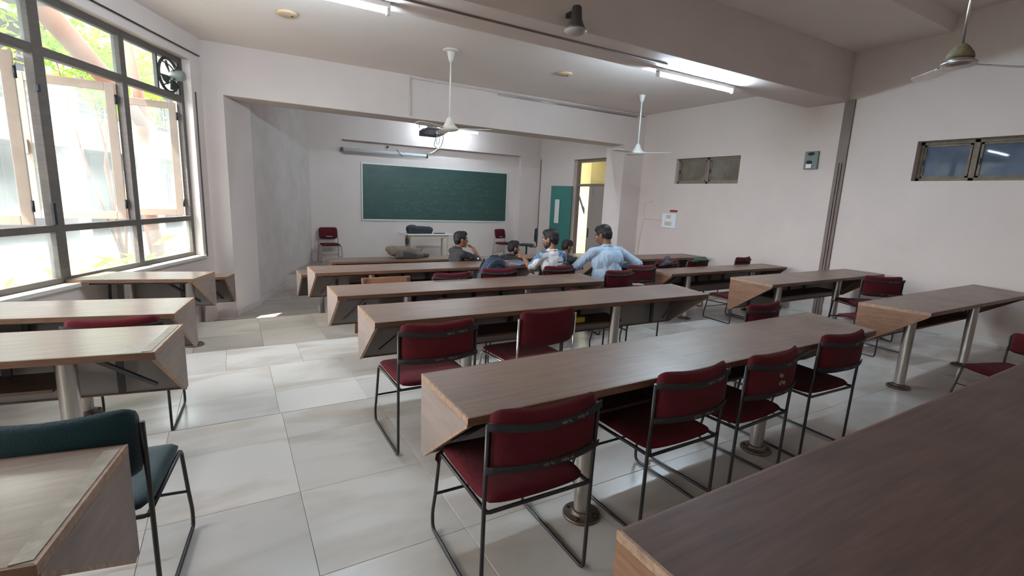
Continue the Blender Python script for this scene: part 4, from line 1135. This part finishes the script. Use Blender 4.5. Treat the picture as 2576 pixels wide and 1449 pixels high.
def person(loc, rz, label, scale=1.0, lean=(0, .05), head=(0, 0), headpos=None, sh_w=.19, armL=None, armR=None, handL=None, handR=None, shirt=None, skin=None, short=True, trous=None, girth=1.0, hs=1.06, legs_dx=.11, group=None, beard=False, fringe=False):
    root = tag(empty('person', loc, math.radians(rz)), label, 'person', group)
    root.scale = (scale,) * 3
    lx, ly = lean
    hip = V((0, 0, .52)); chest = V((lx * .6, ly * .7, .80)); nb = V((lx, ly, .985))
    H = headpos and V(headpos) or V((lx, ly + .05, 1.14))
    sL = V((lx - sh_w, ly, .93)); sR = V((lx + sh_w, ly, .93))
    Rh = Matrix.Rotation(math.radians(head[1]), 3, 'Z') @ Matrix.Rotation(math.radians(-head[0]), 3, 'X')
    def h(x, y, z): return H + Rh @ (V((x, y, z)) * hs)
    def hb(mb, c, r, nu=16, nv=12): mb.ball(h(*c), tuple(k * hs for k in r), nu, nv, Rh)
    g = girth
    body = MB()
    # head
    hb(body, (0, -.012, .035), (.074, .092, .080)); hb(body, (0, .022, -.02), (.062, .068, .075)); hb(body, (0, .035, -.065), (.045, .050, .040)); hb(body, (0, .062, -.088), (.024, .022, .018))
    body.capsule(h(0, .088, .015), h(0, .104, -.022), .010 * hs, .0145 * hs, 8); hb(body, (0, .078, .035), (.050, .018, .012), 10, 6)
    hb(body, (0, .085, -.058), (.024, .012, .010), 10, 6); hb(body, (-.045, .060, -.015), (.018, .018, .018), 8, 6); hb(body, (.045, .060, -.015), (.018, .018, .018), 8, 6)
    for s in (-1, 1): hb(body, (s * .076, -.008, -.008), (.010, .022, .034), 10, 8)
    body.capsule(nb + V((0, -.01, -.04)), h(0, -.02, -.06), .062, .055, 14)
    # trunk
    body.ball(hip + V((0, .01, .02)), (.165 * g, .12 * g, .12), 16, 10)
    body.ball(hip * .55 + chest * .45, (.145 * g, .105 * g, .17), 16, 10)
    body.ball(chest + V((0, 0, .02)), (.165 * g, .105 * g, .18), 16, 12)
    body.capsule(nb + V((-.10, 0, -.04)), sL + V((.01, 0, 0)), .055, .055, 10); body.capsule(nb + V((.10, 0, -.04)), sR + V((-.01, 0, 0)), .055, .055, 10)
    kn = []
    for s in (-1, 1):
        k = V((s * (legs_dx + .04), .43, .50)); a = V((s * (legs_dx + .02), .40, .09))
        kn.append((k, a))
        body.capsule(hip + V((s * .085, .03, 0)), k, .078 * g, .056, 12); body.capsule(k, a, .052, .036, 12)
    arms = []
    for (S_, A, Hd, side) in ((sL, armL, handL, -1), (sR, armR, handR, 1)):
        E_ = V(A[0]); W_ = V(A[1])
        body.capsule(S_, E_, .047, .038, 12); body.capsule(E_, W_, .037, .026, 12)
        hand(body, W_, Hd[0], Hd[1], Hd[2] if len(Hd) > 2 else side, Hd[3] if len(Hd) > 3 else .5)
        arms.append((S_, E_, W_))
    remeshed(body, 'body', skin, root, .0065, 3)
    # shirt
    sh = MB()
    sh.ball(hip + V((0, .01, .03)), (.178 * g, .135 * g, .13), 18, 12)
    sh.ball(hip * .55 + chest * .45, (.160 * g, .122 * g, .18), 18, 12)
    sh.ball(chest + V((0, 0, .02)), (.180 * g, .120 * g, .17), 18, 12)
    sh.capsule(hip + V((0, 0, .02)), chest, .13 * g, .12 * g, 14)
    sh.capsule(nb + V((-.07, 0, -.055)), sL, .068, .064, 12); sh.capsule(nb + V((.07, 0, -.055)), sR, .068, .064, 12)
    sh.capsule(nb + V((-.11, 0, -.045)), sL + V((.01, 0, 0)), .068, .066, 12); sh.capsule(nb + V((.11, 0, -.045)), sR + V((-.01, 0, 0)), .068, .066, 12)
    sh.capsule(nb + V((-.10, 0, -.045)), nb + V((.10, 0, -.045)), .070, .070, 12); sh.ball(nb + V((0, -.015, -.08)), (.15, .085, .085), 14, 10); sh.ball(nb + V((0, -.035, -.03)), (.11, .065, .06), 14, 10)
    sh.capsule(nb + V((0, 0, -.06)), nb + V((0, .005, .0)), .085, .070, 14)
    for (S_, E_, W_) in arms:
        if short:
            q = S_ + (E_ - S_) * .80; sh.capsule(S_, q, .062, .060, 12)
        else:
            sh.capsule(S_, E_, .061, .054, 12); sh.capsule(E_, E_ + (W_ - E_) * .93, .052, .036, 12)
    remeshed(sh, 'shirt', shirt, root, .010, 3, .010, 9)
    cl = MB(); ring = []
    for k in range(18):
        a = 2 * math.pi * k / 18
        ring.append(nb + V((math.cos(a) * .071, math.sin(a) * .066 + .004, .022 + .012 * math.cos(a + math.pi / 2))))
    cl.tube(ring, .014, 8, closed=True); cl.build('collar', shirt, root)
    tr = MB(); tr.ball(hip + V((0, .0, -.01)), (.180 * g, .135 * g, .105), 16, 10)
    for (k, a), s in zip(kn, (-1, 1)):
        tr.capsule(hip + V((s * .085, .03, -.005)), k, .092 * g, .070, 12); tr.capsule(k, a, .066, .055, 12)
    remeshed(tr, 'trousers', trous, root, .012, 3, .006, 9)
    for (k, a), s in zip(kn, (-1, 1)):
        so = MB(); so.capsule(a + V((0, -.03, -.045)), a + V((0, .15, -.055)), .040, .034, 12); so.bb(a.x - .04, a.x + .04, a.y - .06, a.y + .19, .004, .03)
        remeshed(so, 'shoe', SHOE, root, .010, 3)
    # hair
    ha = MB()
    hb(ha, (0, -.020, .048), (.082, .094, .082)); hb(ha, (0, -.050, .005), (.076, .058, .062)); hb(ha, (0, .030, .088), (.068, .058, .042))
    hb(ha, (0, -.055, -.035), (.060, .040, .040))
    if fringe: hb(ha, (0, .070, .062), (.062, .030, .030))
    for s in (-1, 1): hb(ha, (s * .062, .005, .035), (.020, .040, .040))
    remeshed(ha, 'hair', HAIR, root, .008, 2, .006, 40)
    for s in (-1, 1):
        e = MB(); e.ball(h(s * .029, .0740, .014), .0095 * hs, 10, 8); eo = e.build('eye', EYEW, root)
        e = MB(); e.ball(h(s * .029, .0812, .014), .0048 * hs, 8, 6); e.build('iris', EYEB, eo)
        b = MB(); b.capsule(h(s * .016, .092, .036), h(s * .044, .084, .036), .004 * hs, .003 * hs, 6); b.build('eyebrow', HAIR, root)
    lp = MB(); lp.capsule(h(-.020, .093, -.055), h(.020, .093, -.055), .0045, .0045, 6); lp.build('lips', LIPM, root)
    if beard:
        bd_ = MB(); hb(bd_, (0, .045, -.075), (.050, .046, .032)); hb(bd_, (0, .086, -.045), (.026, .010, .005), 8, 6)
        for s in (-1, 1): hb(bd_, (s * .055, .012, -.05), (.014, .03, .04))
        remeshed(bd_, 'beard', HAIR, root, .006, 1, .003, 60)
    return root
# man in the black shirt, in profile, chin on his hand
person((2.90, 6.66, -.14), -88, 'person in a black shirt in profile, resting chin on a raised hand', .92, (0, .02), (2, -4), (0, .085, 1.135), hs=1.15,
       armL=((-.20, .22, .72), (-.10, .40, .66)), armR=((.17, .36, .815), (.10, .26, 1.01)), handL=((.3, .8, -.1), (0, 0, 1)), handR=((-.45, -.62, .55), (.2, .75, .55), 1, .9),
       shirt=BLACKSH, skin=SK1, trous=DENIM)

pb = [o for o in bpy.data.objects if o.name == 'person'][0]
bdg = MB(); bdg.ball((.238, .29, .85), (.005, .020, .018), 12, 8); bdg.build('sleeve_badge', WHITEP, pb)
# man in the patterned shirt seen from behind
person((3.64, 5.12, -.09), 4, 'person seen from behind in a white shirt with blue patches and stripes', .985, (-.02, .06), (12, 24), (-.02, .10, 1.15), hs=1.12,
       armL=((-.31, .12, .765), (-.22, .40, .865)), armR=((.30, .22, .74), (.42, .52, .79)), handL=((-.25, .55, .45), (.1, -.5, .8), -1, .75), handR=((.75, .5, -.1), (0, 0, 1), -1, .35),
       shirt=PATSH, skin=SK1, trous=DENIM, beard=True)
# man in the pale blue shirt
person((4.40, 4.94, -.09), 2, 'broad person from behind in a pale blue long sleeved shirt, head bowed', 1.055, (-.01, .05), (24, 14), (-.01, .125, 1.135), sh_w=.235,
       armL=((-.40, .20, .72), (-.12, .42, .68)), armR=((.44, -.10, .775), (.26, .20, .72)), handL=((.6, .6, 0), (0, 0, 1)), handR=((-.7, .6, 0), (0, 0, 1)),
       shirt=BLUESH, skin=SK2, trous=GREYT, short=False, girth=1.40, hs=1.10)
# two people sitting low beyond the desk
person((4.13, 7.15, -.42), -70, 'person sitting low beyond the desk, only dark haired head and neck showing', 1.0, (0, .02), (6, -20), (0, .08, 1.125),
       armL=((-.24, .16, .72), (-.12, .40, .70)), armR=((.24, .16, .72), (.12, .40, .70)), handL=((.1, .9, 0), (0, 0, 1)), handR=((-.1, .9, 0), (0, 0, 1)),
       shirt=DARKSH, skin=SK1, trous=DENIM, beard=True)
person((5.22, 7.12, -.42), -78, 'person with a face in profile, mostly hidden behind the patterned shirt', 1.0, (0, .03), (12, -10), (0, .10, 1.14),
       armL=((-.24, .16, .72), (-.12, .40, .70)), armR=((.20, .30, .74), (.30, .50, .74)), handL=((.1, .9, 0), (0, 0, 1)), handR=((.2, .9, 0), (0, 0, 1)),
       shirt=DARKSH, skin=SK2, trous=DENIM, fringe=True)
st = tag(empty('stool', (2.90, 6.68, -.14)), 'low wooden stool under the person in the black shirt', 'stool')
MB().lathe([(.15, .40), (.16, .405), (.16, .425), (.15, .43)], (0, 0, 0), 20).build('seat', EDGE, st)
for k in range(4):
    a_ = math.pi / 4 + k * math.pi / 2; MB().tube([(math.cos(a_) * .11, math.sin(a_) * .11, .41), (math.cos(a_) * .15, math.sin(a_) * .15, 0)], .014, 8).build('leg', EDGE, st)
chair(4.10, 7.20, -.42, -70, 'chair of the person sitting low beyond the desk', 'chairs hidden beyond the group\'s desk')
chair(5.18, 7.15, -.42, -78, 'chair of the person hidden behind the patterned shirt', 'chairs hidden beyond the group\'s desk')
# papers and denim lap bundle between the two men
fo = MB(); fo.box((0, 0, .01), (.30, .22, .02), Matrix.Rotation(.3, 3, 'Z')); o = fo.build('folder', M('slate_blue_folder', (.12, .15, .26), .6), None, .003); o.location = (3.66, 5.98, .612)
tag(o, 'slate blue folder on the desk between the two seated men', 'folder')

# ------------------------------------------------------------------ bags
NAVY = M('navy_backpack_cloth', (.030, .042, .075), .8, bump=.3, bscale=70, var=.3, vscale=7)
NAVY2 = M('slate_backpack_trim', (.09, .125, .19), .7)
bp_ = tag(empty('backpack', (2.76, 5.16, .385), .05), 'navy backpack standing on a maroon chair', 'bag')
mb = MB(); mb.ball((0, 0, .20), (.205, .11, .27), 18, 14); mb.bb(-.19, .19, -.09, .10, 0, .25); remeshed(mb, 'body', NAVY, bp_, .013, 5, .01, 8)
mb = MB(); mb.ball((0, -.095, .15), (.16, .06, .17), 16, 12); remeshed(mb, 'front_pocket', NAVY, bp_, .012, 4, .006, 12)
for (rx, z0, dz, y) in ((.185, .20, .235, -.075), (.15, .12, .18, -.145)):
    MB().tube([(rx * math.cos(a), y - .02 * math.sin(a), z0 + dz * math.sin(a)) for a in [math.pi * k / 14 for k in range(15)]], .007, 6).build('zip', NAVY2, bp_)
MB().tube(arc([(-.07, .0, .435), (-.05, .0, .468), (.05, .0, .468), (.07, .0, .435)], .03), .010, 6).build('grab_handle', NAVYB, bp_)
for s in (-1, 1): MB().tube(arc([(s * .09, .09, .42), (s * .12, .15, .30), (s * .15, .11, .06)], .06), .014, 6).build('shoulder_strap', NAVYB, bp_)
OLIVE = M('olive_canvas', (.17, .125, .095), .85, bump=.3, bscale=60, var=.45, vscale=5)
ob = tag(empty('messenger_bag', (2.90, 8.93, .342), -.02), 'slumped olive canvas bag lying on the frontmost desk', 'bag')
mb = MB(); mb.capsule((-.30, 0, .14), (.12, 0, .12), .10, .09); mb.capsule((-.2, -.03, .07), (.25, -.02, .06), .07, .055); mb.ball((-.36, 0, .17), (.08, .08, .06)); mb.ball((.1, 0, .08), (.2, .1, .08))
mb.bb(-.25, .2, -.08, .08, 0.002, .08)
remeshed(mb, 'body', OLIVE, ob, .014, 4, .03, 6)
MB().prism([(-.12, -.125, .045), (.10, -.125, .04), (.12, -.12, .10), (-.10, -.12, .125)], (0, -.012, 0)).build('dark_pocket', M('dark_canvas', (.04, .035, .033), .8), ob, .005)
MB().tube(arc([(.10, 0, .17), (.2, -.02, .235), (.27, -.02, .20), (.24, 0, .10)], .04), .010, 6).build('strap', OLIVE, ob)
mb = MB(); mb.capsule((.28, 0, .05), (.38, 0, .045), .045, .04); mb.build('end_pouch', M('dark_canvas_2', (.05, .04, .04), .8), ob)
GREYB = M('charcoal_cloth', (.05, .048, .06), .85, bump=.3, bscale=60)
cb = tag(empty('cloth_bag', (5.72, 5.14, .70)), 'dark cloth bag slung over a maroon chair behind the pale blue shirt', 'bag')
mb = MB(); mb.ball((0, 0, -.03), (.15, .07, .06)); mb.ball((.02, 0, .04), (.07, .04, .05)); mb.ball((-.09, 0, -.05), (.09, .06, .04)); mb.ball((.1, 0, -.06), (.08, .06, .035))
remeshed(mb, 'body', GREYB, cb, .010, 3, .02, 12)
cp = tag(empty('cap', (6.46, 5.12, .715)), 'dark green flat cap draped on a maroon chair back', 'cap')
GCAP = M('dark_green_cloth', (.022, .07, .05), .85, bump=.2, bscale=60)
mb = MB(); mb.ball((0, 0, .0), (.16, .10, .035), 16, 8); remeshed(mb, 'crown', GCAP, cp, .010, 2, .01, 12)
mb = MB(); mb.ball((-.16, -.02, -.015), (.09, .07, .008), 14, 6); mb.build('brim', GCAP, cp)

# ------------------------------------------------------------------ outdoors
GRND = M('outdoor_ground', (.20, .195, .19), .9, var=.45, vscale=2.2, coords='Object', bump=.2, bscale=20)
gd = MB(); gd.poly([tuple(wpt(-30, .26, 0)[:2]), tuple(wpt(45, .26, 0)[:2]), tuple(wpt(45, 45, 0)[:2]), tuple(wpt(-30, 45, 0)[:2])], -.75, -.40)
o = struct('ground', gd, GRND)
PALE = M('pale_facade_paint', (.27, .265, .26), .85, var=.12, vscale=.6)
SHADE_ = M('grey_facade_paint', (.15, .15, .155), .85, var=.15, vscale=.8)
DARKO = M('dark_window_void', (.05, .055, .06), .4)
bl = tag(empty('building', wpt(8, 9, -.4)), 'pale college block with white balcony bands across the yard', 'building')
def fb(name, s0, s1, o0, o1, z0, z1, mat, parent):
    base = wpt(8, 9, -.4)
    mb = MB(); mb.prism([wpt(s0, o0, z0) - base, wpt(s1, o0, z0) - base, wpt(s1, o1, z0) - base, wpt(s0, o1, z0) - base], (0, 0, z1 - z0)); return mb.build(name, mat, parent)
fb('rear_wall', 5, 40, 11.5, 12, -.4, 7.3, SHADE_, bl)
for z0, z1 in ((2.55, 3.65), (6.0, 6.9)):
    fb('balcony_band', 5, 40, 8.9, 9.1, z0, z1, PALE, bl); fb('balcony_slab', 5, 40, 9.1, 11.5, z0, z0 + .2, PALE, bl)
    for dz in (.15, .38): fb('railing', 5, 40, 8.98, 9.02, z1 + dz, z1 + dz + .04, DARKO, bl)
fb('roof_slab', 5, 40, 8.6, 12, 7.3, 7.6, PALE, bl)
for i, s in enumerate(range(5, 40, 4)):
    fb('column', s + .6, s + 1.15, 8.9, 9.4, -.4, 7.3, PALE, bl)
    for z0, z1 in ((0.4, 2.0), (3.9, 5.6)):
        w = fb('window', s + 2.0, s + 3.9, 11.42, 11.5, z0, z1, PALE, bl); fb('pane', s + 2.1, s + 3.8, 11.38, 11.42, z0 + .1, z1 - .1, DARKO, w)
pk = tag(MB().prism([tuple(wpt(s, o_, -.40)) for s, o_ in ((1.0, 5.2), (30, 5.2), (30, 8.2), (1.0, 8.2))], (0, 0, .012)).build('paving', M('sunlit_paving', (.24, .23, .215), .8, var=.5, vscale=1)), kind='structure')
# added unseen slab over the window, cut short to let one sun patch in
ss = MB(); ss.prism([wpt(-13, .24, 3.30), wpt(-1.55, .24, 3.30), wpt(-1.55, 1.05, 3.30), wpt(-13, 1.05, 3.30)], (0, 0, .10)); struct('trim_6', ss, PALE)
hedge = MB()
for k in range(18): hedge.ball(wpt(-22 + k * 1.45, 12.0, .5), (.95, .7, 1.15), 12, 8)
tag(hedge.build('hedge', M('hedge_green', (.06, .12, .03), .9, var=.5, vscale=6, bump=.8, bscale=12)), 'long clipped hedge across the yard', 'hedge', kind='stuff')
# leaning tree
BARK = M('red_brown_bark', (.20, .10, .07), .9, var=.2, vscale=1)
def tree_trunk(name, pts, rr, label):
    return tag(MB().tube(arc(pts, .5, 5), rr if not isinstance(rr, list) else rr[0], 12).build(name, BARK), label, 'tree')
tr1 = tag(empty('tree', wpt(4.0, 3.1, -.4)), 'red brown trunk rising just beyond the corner sash', 'tree')
b0 = wpt(4.0, 3.1, -.4)
MB().tube([wpt(4.0, 3.1, -.4) - b0, wpt(3.75, 3.1, .6) - b0, wpt(3.62, 3.05, 1.6) - b0, wpt(3.6, 3.0, 2.9) - b0, wpt(3.2, 2.9, 4.2) - b0], [.16, .14, .125, .115, .09], 12).build('trunk', BARK, tr1)
MB().tube([wpt(3.6, 3.0, 2.75) - b0, wpt(2.9, 3.0, 3.25) - b0, wpt(1.6, 3.1, 4.2) - b0, wpt(1.0, 3.2, 5.6) - b0], [.12, .15, .19, .17], 12).build('branch', BARK, tr1)
LEAF = M('sunlit_leaf', (.15, .26, .035), .6, rand=.0, var=.55, vscale=3)
def leaf_tr(m):
    nt = m.node_tree; N = nt.nodes; L = nt.links; b = N['Principled BSDF']; b.inputs['Transmission Weight'].default_value = 0
    t = N.new('ShaderNodeBsdfTranslucent'); t.inputs['Color'].default_value = (.26, .40, .04, 1)
    mx = N.new('ShaderNodeMixShader'); mx.inputs[0].default_value = .45
    L.new(b.outputs[0], mx.inputs[1]); L.new(t.outputs[0], mx.inputs[2]); L.new(mx.outputs[0], N['Material Output'].inputs[0])
leaf_tr(LEAF)
def leaves(centres, n, ln, seed):
    r = random.Random(seed); mb = MB(); vs = []; fs = []
    for (c, R) in centres:
        for _ in range(n):
            p = V(c) + V((r.gauss(0, R), r.gauss(0, R), r.gauss(0, R * .6)))
            d = V((r.uniform(-1, 1), r.uniform(-1, 1), r.uniform(-.9, .3))).normalized()
            w = d.cross(V((r.uniform(-1, 1), r.uniform(-1, 1), r.uniform(-1, 1)))).normalized()
            l = ln * r.uniform(.6, 1.3); b = len(vs)
            vs += [p, p + d * l * .4 + w * l * .11, p + d * l, p + d * l * .4 - w * l * .11]
            fs.append((b, b + 1, b + 2, b + 3))
    mb.add(vs, fs)
    return mb
def plant(name, base, centres, n, ln, seed, label, cat, stems=3, stemr=.02, group=None):
    r = random.Random(seed)
    root = tag(empty(name, base), label, cat, group)
    B_ = V(base)
    lm = leaves([(V(c) - B_, R) for c, R in centres], n, ln, seed)
    me = lm.mesh('foliage'); me.materials.append(LEAF)
    fo_ = link(bpy.data.objects.new('foliage', me), root); fo_['kind'] = 'stuff'
    for i in range(stems):
        c, R = centres[(i * 7) % len(centres)]
        mid = (V(c) - B_) * .5 + V((r.uniform(-.2, .2), r.uniform(-.2, .2), .2))
        MB().tube([(r.uniform(-.1, .1), r.uniform(-.1, .1), 0), mid, V(c) - B_], [stemr, stemr * .8, stemr * .3], 6).build('stem', BARK, root)
    return root
cs_ = [(tuple(wpt(s, o_, z)), .42) for s, o_, z in ((3.4, 4.4, 4.1), (4.4, 4.6, 4.5), (5.4, 4.6, 4.2), (6.2, 5.0, 4.0), (4.6, 4.2, 3.7), (5.6, 4.6, 3.5), (2.4, 4.6, 4.8), (6.6, 4.8, 4.7), (7.2, 5.2, 4.2), (3.6, 4.4, 5.0))]
plant('bamboo', tuple(wpt(5.0, 4.6, -.4)), cs_, 330, .26, 1, 'bright yellow green bamboo crown filling the upper corner panes', 'bamboo', 5, .03)
cs_ = [(tuple(wpt(s, o_, z)), .45) for s, o_, z in ((-.6, 4.4, 4.6), (.2, 4.6, 4.9), (1.0, 4.6, 5.2), (-1.4, 4.6, 5.0), (.6, 4.2, 4.0), (-2.2, 4.8, 4.8), (-3, 4.6, 5.1))]
plant('bamboo', tuple(wpt(-.5, 4.6, -.4)), cs_, 200, .24, 2, 'sparser bamboo spray above the middle panes', 'bamboo', 5, .03)
for i, (s, o_, z, nm) in enumerate(((-.6, 1.5, .05, 'spiky low plant nearest the window sill'), (.9, 2.2, .0, 'spiky low plant behind the middle lower pane'), (-1.9, 1.9, .0, 'spiky low plant at the far left lower pane'), (2.3, 2.0, .1, 'spiky low plant under the corner sash'))):
    c = wpt(s, o_, z)
    plant('low_plant', (c.x, c.y, -.4), [((c.x, c.y, z), .28)], 70, .34, 20 + i, nm, 'plant', 4, .008, 'low plants outside the window')
DRY = M('dry_leaf', (.45, .22, .10), .8, var=.5, vscale=5)
lit = leaves([(tuple(wpt(s, 2.5, -.385)), .9) for s in (-3, -1.5, 0, 1.5, 3, 4.5)], 90, .10, 5)
for v in lit.v: v.z = -.395 + abs(v.z + .385) * .06
lm = lit.mesh('leaf_litter'); lm.materials.append(DRY); lo = link(bpy.data.objects.new('leaf_litter', lm)); tag(lo, 'dry leaves scattered over the yard ground', 'leaves', kind='stuff')

# ------------------------------------------------------------------ corridor beyond the right wall
CORR = M('corridor_cream_paint', (.50, .46, .26), .8, var=.1, vscale=1)
CORG = M('corridor_green_dado', (.36, .38, .24), .7)
cw = MB(); cw.bb(11.2, 11.4, -2, 16, -.5, 3.4); cw.bb(XR + .24, 11.4, -2.2, -2, -.5, 3.4); cw.bb(XR + .24, 9.4, 16, 16.2, -.5, 3.4)
struct('wall_corridor', cw, CORR)
cf = MB(); cf.bb(XR + .24, 11.4, -2, 16, -.6, -.42); struct('floor', cf, M('corridor_floor', (.55, .52, .44), .4))
cc = MB(); cc.bb(XR + .24, 11.4, -2, 16.0, 3.3, 3.5); struct('ceiling', cc, CEILP)
dd = MB(); dd.bb(11.15, 11.2, 4.5, 15.5, -.42, .55); struct('trim_7', dd, CORG)
cx_ = MB(); cx_.bb(10.4, 11.2, 12.9, 13.1, -.4, 3.3); struct('trim_8', cx_, CORR)
gr_ = tag(empty('notice_panel', (10.9, 13.6, 1.1)), 'white panel with dark diagonal bars seen through the open doorway', 'panel')
MB().bb(-.02, .02, -.75, .75, -.75, .85).build('sheet', M('white_sheet', (.5, .5, .48), .6), gr_)
for k in range(3): MB().box((-.03, -.1 + k * .25, -.2 + k * .35), (.02, .05, 1.1), Matrix.Rotation(-.55, 3, 'X')).build('diagonal_bar', DARKIRON, gr_)
cl_ = bpy.data.lights.new('corridor_tube', 'AREA'); cl_.shape = 'RECTANGLE'; cl_.size = .15; cl_.size_y = 1.4; cl_.energy = 11; cl_.color = (1.0, .95, .72)
co_ = bpy.data.objects.new('corridor_tube', cl_); co_.location = (10.2, 12.0, 3.2); COL.objects.link(co_)
